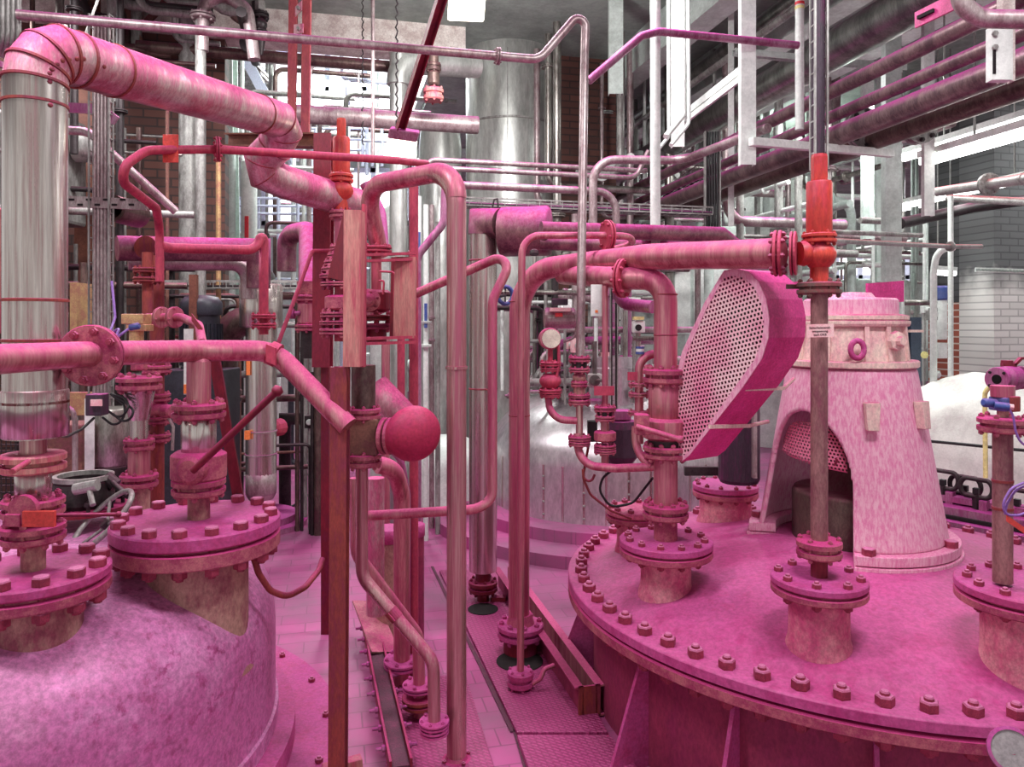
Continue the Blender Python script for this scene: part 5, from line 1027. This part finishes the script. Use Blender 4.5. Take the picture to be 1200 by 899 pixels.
for k, (px, Y, n_) in enumerate(((14, 3.4, 5),)):
    s = thing('conduit_bundle', 'bundle of galvanised conduits hanging in the top left corner', 'conduits', W(10, 60, Y))
    for q in range(n_): MB().tube(fillet([W(px-16+q*6, -60, Y), W(px-16+q*6, 46, Y), W(px-22+q*6, 66, Y+.1)], .05), .011, 10).build('conduit', M['grey'], s)
MB().bar(W(-30, 62, 4.0), W(22, 85, 4.1), .03, .03).build('pink_rail', M['steel_purple'], None, 'purple rail end at the left edge below the conduits', 'rail')
pipe('grey brown level pipe high on the left against the brick', [(20, 45, 6.5), (200, 62, 7.0)], .05, M['brownpipe'], 0, name='level_pipe')
MB().box(W(20, 200, 6.3), (.9, .5, .9)).build('grey_machine', M['grey'], None, 'dull grey machine casing at the left edge behind the cladded pipe', 'machine', bevel=.03)
MB().box(W(5, 320, 5.6), (.5, .5, .9)).build('pink_stained_cabinet', M['redweath'], None, 'pink stained cabinet at the left edge behind the cladded pipe', 'cabinet', bevel=.02)
MB().box(W(95, 365, 5.6), (.05, .2, .42)).build('timber_end', M['brass'], None, 'pale timber end seen between the cladded pipe and the cable ladder', 'timber')
MB().box(W(101, 372, 6.0), (.16, .2, .4)).build('dark_cabinet', M['motor'], None, 'dark grey cabinet between the cladded pipe and the cable ladder', 'cabinet', bevel=.01)
MB().lathe([(.1, 0), (.12, .02), (.12, .22), (.1, .25)], W(86, 173, 6.3), (1, .2, 0), 20, True).build('grey_drum', M['grey'], None, 'short grey drum lying high behind the cladded pipe', 'drum')
# magenta elbow pair behind the beam column
ep = pipe('fat magenta arch pipe behind the dark red beam column', [(336, 318, 5.6), (336, 275, 5.6), (362, 270, 5.4), (362, 345, 5.03)], .07, M['clad_magenta'], .11, name='arch_pipe', n=24)
s = thing('control_valve', 'pink flanged control valve with a side hand screw under the magenta arch', 'valve', W(360, 400, 5.0))
stack(s, 360, 5.0, [('cone', 330, 345, 10, M['pflange'], 0, 12), ('flange', 346, 353, 15, M['pflange'], 6), ('body', 353, 382, 11, M['steel_pink']), ('flange', 380, 388, 14, M['pflange'], 6), ('pipe', 386, 420, 7, M['darksteel'])], M['pflange'])
MB().lathe([(.02, 0), (.035, .0), (.035, .03), (.015, .03), (.015, .07)], W(340, 368, 4.95), (1, 0, .1), 14).build('hand_screw', M['steel_purple'], s)
pipe('thick brown bend left of the silver standpipe, behind the header', [(292, 375, 6.6), (262, 380, 6.6), (261, 470, 6.6), (261, 540, 6.6)], .125, M['brownpipe'], .25, name='thick_bend', n=22, fl=((1, .93, 1.3, 8),))
pipe('thin dark grey pipe frame standing on the floor right of the standpipe', [(341, 442, 9.9), (341, 545, 9.9), (384, 545, 9.9)], .04, M['motor'], .1, name='bent_tube')
pipe('level dark pipe near the floor left of the red column', [(334, HY+F*EYE/7.6, 7.6), (334, 491, 7.6), (386, 491, 7.6)], .06, M['darksteel'], 0, name='level_pipe')
MB().lathe([(.06, 0), (.075, .02), (.075, .12), (.05, .14)], W(330, 500, 6.4), (-.3, -1, 0), 12).build('red_valve', M['redpaint'], None, 'small red valve beside the silver standpipe', 'valve')
pipe('black hose curving on the pink floor left of the red column', [(px_, py_, F*(EYE-.012)/(py_-HY)) for px_, py_ in ((318, 605), (345, 592), (372, 572), (378, 562), (360, 556))], .012, M['black'], .2, name='hose', cat='hose', n=8)
# ---------------------------------------------------------------- right: pipe rack along the hall
UR = Vector((-.2, .98, 0)).normalized()
def rack(px, py, Y, r, m, label, near=2.2, far=9.0, fl=(), seams=(), name='rack_pipe', d=UR, grp=None):
    c = W(px, py, Y); return pipe(label, [c-d*near, c+d*far], r, M[m], 0, fl=fl, seams=seams, name=name, n=22, group=grp)
rack(1100, 46, 4.3, .05, 'rack', 'uppermost magenta topped pipe of the sloping rack at upper right')
rack(1100, 82, 4.35, .042, 'rack', 'second pink topped pipe of the sloping rack, above the fat purple one')
rack(1100, 112, 4.4, .075, 'rack', 'fat purple pipe of the sloping rack', fl=())
rack(1130, 127, 4.7, .07, 'brownpipe', 'brown pipe below the fat purple one in the sloping rack')
for (px, py, Y, r) in ((1012, 151, 5.55, .15), (1076, 146, 5.3, .14)):
    p = W(px, py, Y); MB().lathe([(r*.62, -.03), (r, -.03), (r, -.006), (r*.9, -.006), (r*.9, .006), (r, .006), (r, .03), (r*.62, .03)], p, UR, 28).build('pipe_flange', M['grey'], None, 'pale bolted flange on the '+('fat purple' if px == 1012 else 'brown')+' rack pipe', 'flange')
    bolts(bpy.data.objects[list(WL)[-1]], p, UR, r*.82, 8, .03, .06, M['darksteel'])
rack(1000, 45, 5.7, .15, 'ductdark', 'big bare steel duct above the magenta rack pipes', seams=((0, .13), (0, .16)), near=2.5, far=8, d=Vector((-.2, .98, -.0)))
rack(850, 60, 8.0, .07, 'ductdark', 'steel pipe high under the ceiling left of the big duct', near=3, far=7)
rack(885, 45, 7.0, .035, 'grey', 'thin banded pipe under the ceiling crossing the white channel posts', near=2.5, far=7)
#
pipe('grey bent pipe end coming in at the top right corner', [(1120, -30, 3.3), (1128, 8, 3.3), (1150, 22, 3.3), (1250, 24, 3.2)], .04, M['greypink'], .1, name='bent_pipe')
s = thing('slotted_bracket', 'bright pink slotted bracket near the top right corner', 'bracket', W(1095, 18, 3.5))
MB().bar(W(1073, 24, 3.6), W(1118, 2, 3.4), .012, .075, (0, 0, 1)).build('plate', M['guardband'], s); MB().bar(W(1076, 21, 3.57), W(1095, 12, 3.49), .02, .016).build('slot', M['dark'], s)
s = thing('slotted_bracket', 'white slotted hanger plate with two nuts in front of the rack pipes', 'bracket', W(1167, 95, 3.6))
MB().box(W(1171, 64, 3.66), (.1, .05, .26)).build('plate', M['white'], s); MB().box(W(1165, 72, 3.634), (.014, .008, .12)).build('slot', M['dark'], s)
for y in (40, 56): MB().lathe([(.014, 0), (.014, .015)], W(1165, y, 3.635), (0, -1, 0), 6).build('nut', M['grey'], s)
MB().channel(W(1182, -395, 3.7), W(1182, 95, 3.7), .06, .05, .008).build('hanger', M['whitewood'], None, 'white channel hanger right of the slotted hanger plate', 'hanger')
for px, y1, Y, w, lab in ((877, 193, 5.0, .1, 'white channel post hanging from the ceiling with its lower end free above the guard'), (795, 172, 5.6, .09, 'white channel post left of the free hanging one'), (1047, 720, 6.6, .14, 'grey steel column standing behind the gear housing'), (1089, 253, 5.4, .075, 'short white lit hanger below the tube lights'), (857, 265, 7.2, .05, 'slim pale post behind the red safety valve pipe'), (1018, 280, 8.4, .12, 'pale green hanger right of the orange safety valve'), (722, 110, 7.5, .14, 'pale green hanger under the ceiling beam beside the brick pier'), (1032, 330, 9.4, .1, 'brownish narrow post behind the grey steel column')):
    MB().channel(W(px, -120, Y), W(px, y1, Y), w, w*.6, .008).build('channel_post', M['palegreen'] if 'green' in lab or 'grey' in lab else M['white'], None, lab, 'post')
a = W(880, 166, 4.95); MB().bar(a, W(1045, 180, 5.6), .05, .055).build('cross_rail', M['white'], None, 'white cross rail carrying the rack pipes behind the cable riser', 'rail', bevel=.004)
a = W(860, 58, 6.0); MB().channel(a, online(a, V, 1060), .06, .05, .008).build('cross_rail', M['palegreen'], None, 'pale cross rail high behind the banded upright pipe', 'rail')
MB().bar(W(792, 142, 5.8), W(868, 82, 5.2), .02, .05).bar(W(792, 150, 5.8), W(868, 92, 5.2), .02, .04).build('strip_light_cover', M['white'], None, 'two white trunking strips sloping to the free hanging post', 'trunking')
vpipe(937, -40, 152, 5.2, 5, 'white', 'white upright pipe with red and yellow bands left of the dark cable riser')
for k, y in enumerate((3, 8)): MB().lathe([(.0315, 0), (.0315, .02)], W(937, y+3, 5.2), n=16).build('colour_band', M['redsticker'] if k == 0 else M['yellow'], None, ('red' if k == 0 else 'yellow')+' band painted round the white upright pipe', 'band')
# lit tube lights
def tube_light(p, q, label, w=.13):
    s = thing('tube_light', label, 'light', p); MB().bar(p+Z*.05, q+Z*.05, w, .05).build('housing', M['white'], s)
    MB().bar(p, q, w*.8, .05).build('lit_tube', M['tubelight'], s, bevel=.01)
    top = (7.6 if p.dot(U) > 8 else 5.05) if p.dot(V) < 1.4 else 5.2
    for f_ in (.2, .8): r = p.lerp(q, f_); MB().bar(r+Z*.07, Vector((r.x, r.y, top)), .012, .012).build('hanger_rod', M['grey'], s)
    return s
for (px, py, Y, ln, lab) in ((1083, 190, 5.6, 2.6, 'brightest tube light at the right, nearest of the pair'), (1056, 186, 7.2, 3.0, 'tube light above and behind the brightest one'), (1052, 243, 9.5, 2.4, 'small tube light low behind the grey steel column'), (1021, 253, 13, 3, 'far tube light left of the grey steel column')):
    p = W(px, py, Y); tube_light(p, p-UR*ln*.9+Vector((0, 0, 0)), lab)
p = W(364, 58, 9.5); tube_light(p, online(p, V, 416), 'tube light glowing behind the twin red hanger rails', .1)
for px, py, Y, ln, lab in ((78, 300, 9, .2, 'small lit lamp just right of the cladded pipe'), (98, 337, 10, .2, 'small lit lamp beside the cable ladder'), (1094, 319, 9, .25, 'small lit lamp beside the red brick pier')):
    p = W(px, py, Y); tube_light(p, p+Vector((ln, 0, -.02)), lab)
# right wall pipework
p = W(1198, 210, 6.0); q = W(1098, 225, 7.2); pp = pipe('red lined grey pipe with a pale bolted flange before the white brick', [p+(p-q)*.3, q], .045, M['redtop'], 0, fl=((0, .5, 2.1, 8, M['grey']),), name='wall_pipe', clamps=((0, .22, .3),))
pipe('lower red topped grey pipe on the white brick wall', [(1110, 232, 8.2), (1190, 236, 7.6), (1260, 240, 7.2)], .04, M['redtop'], 0, name='wall_pipe')
pipe('dark grey pipe slanting to the wall below the red topped ones', [(1055, 262, 8.0), (1140, 243, 8.5), (1200, 235, 8.6)], .06, M['darksteel'], 0, name='wall_pipe')
a = W(960, 273, 5.4); pipe('long slim pipe crossing right of the orange safety valve to a bracket', [(975, 282, 5.6), (1116, 289, 6.6), (1150, 289, 6.8)], .02, M['redtop'], 0, name='slim_pipe', fl=((0, .98, 2.2, 0, M['grey']),))
pipe('slim pipe crossing just above the long red topped one', [(975, 272, 6.0), (1080, 276, 6.6)], .02, M['grey'], 0, name='slim_pipe')
pipe('white pipe bending down from the bracket beside the red brick', [(1118, 290, 7.0), (1098, 292, 7.0), (1094, 320, 7.0), (1094, 460, 7.0)], .03, M['white'], .14, name='bent_pipe')
vpipe(1114, 230, None, 8.0, 3, 'white', 'thin white upright conduit on the corner of the red brick')
MB().ibeam(W(1071, 372, 7.5), W(1071, 470, 7.5), .1, .09, .01).build('blue_post', M['bluepost'], None, 'dark blue grey post behind the gear housing', 'post')
s = thing('tall_cylinder', 'bright white blue cylinder between the bent white pipe and the red brick', 'cylinder', W(1103, 420, 8.6)); stack(s, 1103, 8.6, [('tube', 348, 398, 6, M['white']), ('body', 335, 352, 8, M['blue']), ('box', 402, 420, 5, M['white'])], M['white'])
MB().lathe([(0, 0), (.035, 0), (.035, .01), (0, .01)], W(1083, 416, 7.3), (0, -1, 0), 16).build('yellow_tag', M['yellow'], None, 'small yellow round tag by the blue grey post', 'tag')
s = thing('wall_rail', 'white slotted rail across the whitewashed brick', 'rail', W(1172, 315, 8.6)); MB().bar(W(1143, 316, 8.7), W(1230, 319, 8.6), .03, .05).build('rail', M['white'], s)
for k in range(22): MB().box(W(1146+k*4, 316.2+k*.15, 8.62), (.018, .05, .022)).build('slot', M['darkgreen'], s)
# white far vessels and panels
s = thing('far_tank', 'huge pale domed tank far off behind the orange safety valve', 'tank', W(905, 420, 12)); stack(s, 905, 12, [('tube', 212, 519, 42, M['white']), ('flange', 258, 266, 45, M['palegreen'], 0)], M['white'])
s = thing('panel_wall', 'pale panelled enclosure behind the belt guard', 'enclosure', W(820, 400, 9)); MB().box(W(820, 330, 9.2), (1.0, .4, 1.3)).build('casing', M['palegreen'], s, bevel=.01)
for k in range(3): MB().box(W(800+k*22, 330, 8.99), (.19, .02, 1.1)).build('door', M['white'], s, bevel=.01)
s = thing('far_box_tank', 'white casing with rounded top far behind the pink sheet cover', 'tank', W(1010, 420, 10)); MB().box(W(1005, 380, 10.5), (1.1, .8, 1.2)).build('casing', M['palegreen'], s, bevel=.05)
# railings in front of glazing
for k, (x0, x1, y0, y1, lab) in enumerate(((280, 372, 232, 250, 'blue white railing in front of the glazing, lower left'), (310, 430, 150, 175, 'blue white railing high behind the twin red rails'), (425, 470, 130, 165, 'short blue white railing right of the twin red rails'))):
    s = thing('railing', lab, 'railing', W(x0, y1+60, 11)); 
    for y in (y0, (y0+y1)/2, y1): MB().tube([W(x0, y, 11), W(x1, y+1, 11.4)], .02, 8).build('rail', M['bluewhite'], s)
    n_ = 5
    for q in range(n_): x = x0+(x1-x0)*q/(n_-1); MB().tube([W(x, y0, 11.2), W(x, y1+30, 11.2)], .025, 8).build('baluster', M['bluewhite'], s)
s = thing('stair', 'pale steel stair flight behind the swan neck and white column', 'stair', W(300, 140, 12))
for k in (0, 1): MB().bar(W(283+k*3, 60+k*4, 12+k), W(345, 175, 12+k), .05, .16).build('stringer', M['bluewhite'], s)
for k in range(9): MB().box(W(288+k*6.2, 72+k*11.2, 12.4), (.4, .7, .03)).build('tread', M['grey'], s)
# small valve hanging left of the chimney
s = thing('hanging_valve', 'brown flanged valve hanging in front of the grey duct left of the chimney', 'valve', W(507, 118, 6.8))
stack(s, 508, 6.8, [('pipe', 60, 76, 6, M['brownpipe']), ('flange', 75, 84, 9, M['brownpipe'], 6), ('body', 84, 100, 7, M['brownpipe']), ('flange', 104, 118, 12, M['redweath'], 6)], M['brownpipe'])
pipe('curved purple pipe beside the lamp, behind the loop', [(489, HY+F*EYE/5.6, 5.6), (489, 300, 5.6), (520, 262, 5.6), (522, 215, 5.6)], .03, M['steel_purple'], .12, name='curved_pipe')
#
# pipes between cage and loop pipe, background
for k, (px, y0, y1, Y, rp, m) in enumerate(((452, 395, None, 6.0, 5, 'steel_pink'), (470, 395, None, 5.6, 4.5, 'redpaint'), (491, 230, None, 6.4, 3, 'white'), (499, 240, None, 6.6, 3.2, 'white'), (506, 240, None, 7.0, 3, 'greypink'), (513, 260, None, 6.8, 3, 'grey'), (462, 250, None, 8, 4, 'palegreen'))):
    vpipe(px, y0, y1, Y, rp, m, 'upright '+('white' if m in ('white',) else 'pink' if m in ('steel_pink', 'redpaint') else 'grey')+' pipe in the gap between the red cage and the loop pipe', 'upright pipes between cage and loop', fl=((0, .35, 2.2, 0), (0, .42, 2.2, 0)) if k in (3, 4) else ())
for px, y0, y1 in ((491, 272, 296), (499, 355, 385)): MB().box(W(px, (y0+y1)/2, 6.37 if y0 < 300 else 6.565), (.025, .02, (y1-y0)*6.3/880)).build('blue_label', M['blue'], None, ('upper' if y0 < 300 else 'lower')+' blue label strip on the white upright pipes', 'label')
pipe('white curved duct bend behind the loop of the loop pipe', [(448, HY+F*EYE/8.5, 8.5), (449, 255, 8.5), (468, 252, 8.5)], .14, M['white'], .3, name='duct_bend', cat='duct', n=18)

# ---------------------------------------------------------------- tangles of thinner pipes, fittings and boxes further off
rnd = random.Random(11)
def tangle(label, group, x0, x1, y0, y1, Y0, Y1, n, mats, rmin, rmax, kinds='vhu', name='thin_pipe', up=.3, base=0.0):
    for k in range(n):
        px = rnd.uniform(x0, x1); py = rnd.uniform(y0, y1); Y = rnd.uniform(Y0, Y1); r = rnd.uniform(rmin, rmax); m = rnd.choice(mats); q = rnd.choice(kinds); c = W(px, py, Y)
        L = min(1.5, rnd.uniform(.5, 1.6)*(y1-y0)*Y/F)
        if q == 'u': L = min(L, .9)
        for bpx, bY in ((760, 8.5), (905, 8.0), (1060, 7.6), (1250, 8)):
            dv = c.dot(V)-W(bpx, 0, bY).dot(V)
            if abs(dv) < .4: c = c+V*(math.copysign(.45, dv)-dv)
        if abs(c.dot(V)-1.4) < .4 and c.dot(U) > 7: c = c+V*(-.6 if c.dot(V) < 1.4 else .6)
        if math.hypot(c.x-4.16, c.y-12) < 1.4: continue
        lo_, hi_ = Vector((0, 0, base-c.z)), Vector((0, 0, (7.6 if c.x*V.x+c.y*V.y < 1.4 and c.x*U.x+c.y*U.y > 8 else 5.05)-c.z))
        up_ = rnd.random() < up if q != 'u' else True
        en = hi_ if up_ else lo_
        if q == 'v': pts = [c+en, c-Z*L/2*(1 if up_ else -1)]
        elif q == 'h': pts = [c-V*L/2+en, c-V*L/2, c+V*L/2]
        elif q == 'u': pts = [c-U*L, c+U*L, c+U*L+en]
        else: pts = [c-V*L/3, c, c+en]
        for p in pts: p.z = min(max(p.z, .0), 7.6)
        if (pts[0]-pts[-1]).length < .1: continue
        pipe(label, pts, r, M[m], r*3.5, fl=((0, rnd.uniform(.2, .8), 2.0, 0, M[m]),) if rnd.random() < .5 else (), name=name, group=group, n=8, arcn=3)
tangle('thin grey pipe in the tangle behind the slim valve stacks', 'tangle behind the valve stacks', 625, 760, 330, 470, 6.7, 8.3, 46, ['grey', 'white', 'greypink', 'bare', 'steel_purple', 'darksteel'], .016, .045, 'vvhhL', up=0, base=1.22)
tangle('thin pale pipe under the ceiling behind the rack', 'pale pipes behind the rack', 720, 1060, 150, 330, 8, 15, 125, ['grey', 'white', 'palegreen', 'greypink', 'bare'], .02, .06, 'uuhhvL', up=.7)
tangle('thin pale pipe crossing the glazing', 'pale pipes in front of the glazing', 300, 500, 70, 330, 10, 14, 50, ['white', 'bluewhite', 'grey', 'greypink', 'brownpipe'], .02, .05, 'hhhvL', up=.15)
tangle('thin grey pipe in the dark gap left of the standpipe', 'pipes left of the standpipe', 190, 380, 340, 560, 6.7, 7.3, 34, ['brownpipe', 'darksteel', 'darksteel', 'rust', 'grey'], .012, .04, 'vvhL', up=0)
tangle('thin grey pipe between the cladded pipe and the brick wall', 'pipes behind the cladded pipe', 70, 150, 60, 450, 5.5, 7.1, 26, ['brownpipe', 'bare', 'darksteel', 'darksteel', 'grey'], .012, .035, 'vvhL')
tangle('white pipe behind the gear housing', 'white pipes behind the gear housing', 985, 1090, 270, 450, 8.0, 12, 32, ['white', 'white', 'grey', 'bare', 'palegreen'], .015, .035, 'vvhL', up=.15)
tangle('grey pipe behind the jacketed vessel and the chimney foot', 'pipes around the chimney foot', 500, 660, 340, 520, 9.9, 12, 30, ['white', 'palegreen', 'grey', 'bare'], .03, .08, 'vhL', up=0)
tangle('thin pipe high under the left ceiling', 'pipes under the left ceiling', 10, 300, 0, 60, 6.6, 7.0, 12, ['brownpipe', 'grey', 'darksteel'], .02, .05, 'hhu', up=1)
def boxes(label, group, x0, x1, y0, y1, Y0, Y1, n, mats, name, cat, base=0.0):
    for k in range(n):
        c = W(rnd.uniform(x0, x1), rnd.uniform(y0, y1), rnd.uniform(Y0, Y1)); s = rnd.uniform(.05, .12)
        o = MB().box(c, (s, s*.8, s*rnd.uniform(.8, 1.6)), V).build(name, M[rnd.choice(mats)], None, label, cat, group, bevel=.006)
        MB().lathe([(s*.3, 0), (s*.33, .01), (s*.33, .03), (s*.25, .035)], c-U*s*.4, -U, 14).build('dial', M['white'], o)
        MB().tube([c, Vector((c.x, c.y, base))], .012, 8).build('stem', M['grey'], o)
boxes('small instrument box on the pipes behind the slim valve stacks', 'instrument boxes behind the valve stacks', 640, 755, 345, 470, 6.5, 7.3, 14, ['white', 'grey', 'darksteel', 'pale_sign', 'greypink'], 'instrument_box', 'instrument', 1.2)
boxes('small fitting box among the pipes left of the standpipe', 'fitting boxes left of the standpipe', 195, 370, 350, 540, 6.65, 7.1, 12, ['darksteel', 'rust', 'grey', 'redrust'], 'fitting_box', 'fitting')
boxes('small white fitting box behind the gear housing', 'fitting boxes behind the gear housing', 1000, 1100, 360, 450, 8.0, 9.0, 10, ['white', 'grey', 'palegreen'], 'fitting_box', 'fitting')
# wall of grey casing behind the tangle, standing on the floor
MB().box(W(720, 400, 10.5), (1.9, .4, 2.6)).build('grey_switchboard', M['palegreen'], None, 'tall pale grey switchboard behind the tangle of thin pipes', 'switchboard', bevel=.02)
MB().box(W(400, 470, 12.5), (2.0, .5, 1.6)).build('white_cabinet', M['white'], None, 'wide white cabinet far behind the red column', 'cabinet', bevel=.02)

# ---------------------------------------------------------------- smaller things named one by one
tray('open wire ladder standing between the pink rod and the lever valve stack', W(719, 480, 6.4), W(719, 335, 6.4), .06, .03, 'darksteel', 2, name='wire_ladder', rungs=14)
MB().box(W(699, 352, 3.68), (.055, .006, .155)).build('white_scale', M['white'], None, 'tall white paper scale behind the pink rod', 'card')
MB().box(W(699, 365, 3.675), (.013, .005, .013)).build('orange_mark', M['orangetag'], None, 'tiny orange mark on the white paper scale', 'mark')
s = thing('square_gauge', 'white square gauge box with a grey round dial beside the pink rod', 'gauge', W(697, 455, 3.8))
MB().box(W(697, 446, 3.8), (.07, .05, .07)).build('case', M['white'], s, bevel=.008)
MB().lathe([(.0, 0), (.028, 0), (.028, .006), (.02, .008), (0, .008)], W(697, 446, 3.775), (0, -1, 0), 24).build('dial', M['grey'], s)
MB().tube([W(697, 446, 3.8), W(709, 446, 3.66)], .008, 8).tube([W(697, 400, 3.8), W(697, 441, 3.8)], .012, 8).build('stem', M['grey'], s)
s = thing('positioner', 'pale valve positioner with yellow cover right of the pink rod', 'positioner', W(747, 400, 3.75))
MB().box(W(748, 383, 3.75), (.06, .05, .06)).build('case', M['white'], s, bevel=.006); MB().box(W(748, 373, 3.74), (.05, .05, .016)).build('yellow_cover', M['yellow'], s)
MB().lathe([(.016, 0), (.016, .01)], W(748, 384, 3.725), (0, -1, 0), 16).build('black_dial', M['black'], s); MB().tube([W(748, 388, 3.75), W(748, 408, 3.75)], .013, 10).tube([W(744, 397, 3.75), W(772, 397, 3.5)], .013, 10).build('stem', M['bare'], s)
s = thing('positioner', 'small blue and white banded cap on the pink bend beside the lever valve stack', 'positioner', W(750, 415, 3.6))
MB().lathe([(.021, 0), (.021, .012)], W(750, 415, 3.6), n=16).lathe([(.021, .026), (.021, .036)], W(750, 415, 3.6), n=16).build('blue_band', M['blue'], s); MB().lathe([(.02, .012), (.02, .026)], W(750, 415, 3.6), n=16).build('cap', M['white'], s)
s = thing('small_handwheel', 'small blue handwheel in the gap between insulated pipe and thick pipe', 'handwheel', W(592, 350, 5.6)); c = W(592, 346, 5.6)
MB().tube([c+Vector((.055*math.cos(k*.393), .02*math.cos(k*.393), .065*math.sin(k*.393))) for k in range(17)], .016, 8, False).build('rim', M['blue'], s)
MB().tube([c, W(574, 350, 5.14)], .012, 8).bar(c-Z*.05, c+Z*.05, .012, .012).build('spindle', M['darksteel'], s)
for px, y1, Y, lab in ((425, 170, 7.0, 'thin hanging chain left of the hanging rod and the red rail'), (465, 150, 5.6, 'hanging chain beside the lower flood lamp')):
    top = HY-F*(5.05-EYE)/Y; n_ = int((y1-top)*Y/F/.05); a = W(px, y1, Y)
    MB().tube([a+Vector((.009*math.cos(k*2.2), .009*math.sin(k*2.2), .025*k)) for k in range(n_*2)], .006, 6).build('chain', M['darksteel'], None, lab, 'chain')
s = thing('ceiling_valve', 'dark flanged valve under the ceiling beside the hooked grey pipe', 'valve', W(305, 60, 6.3))
stack(s, 305, 6.3, [('pipe', -76, 2, 5, M['grey']), ('hex', 2, 12, 6, M['grey']), ('flange', 15, 22, 10, M['darksteel'], 6), ('ball', 22, 36, 8, M['darksteel']), ('flange', 36, 40, 9, M['darksteel'], 6), ('cone', 40, 64, 3, M['darksteel'], 0, 7)], M['darksteel'])
MB().bar(W(227, 322, 6.05), W(227, HY+F*EYE/6.05, 6.05), .06, .04).build('orange_post', M['brownbeam'], None, 'rusty orange post in front of the black motor', 'post')
MB().box(W(221, 424, 5.7), (.07, .01, .5)).build('marked_strip', M['white'], None, 'white marked strip hanging in front of the motor cabinet', 'strip')
MB().box(W(221, 456, 5.69), (.07, .012, .07)).build('orange_end', M['orangetag'], None, 'orange end tag at the bottom of the white marked strip', 'tag')
s = thing('diagonal_bracing', 'rusty diagonal brace high in front of the brown brick wall', 'brace', W(190, 30, 7.0)); MB().bar(W(172, 26, 7.1), W(205, -10, 7.1), .05, .05).bar(W(142, -10, 7.1), W(165, 50, 7.1), .05, .05).build('bars', M['rust'], s)
pipe('thin grey wire slanting beside the brown column at upper left', [(98, 47, 5.2), (118, -10, 5.2), (122, -140, 5.2)], .008, M['grey'], .1, name='wire', cat='wire', n=6)
pipe('stainless tube bending above the steel canister', [(70, 478, 3.9), (84, 478, 3.9), (88, 492, 3.9), (88, 808, 3.9)], .014, M['greypink'], .05, name='bent_tube', n=10)
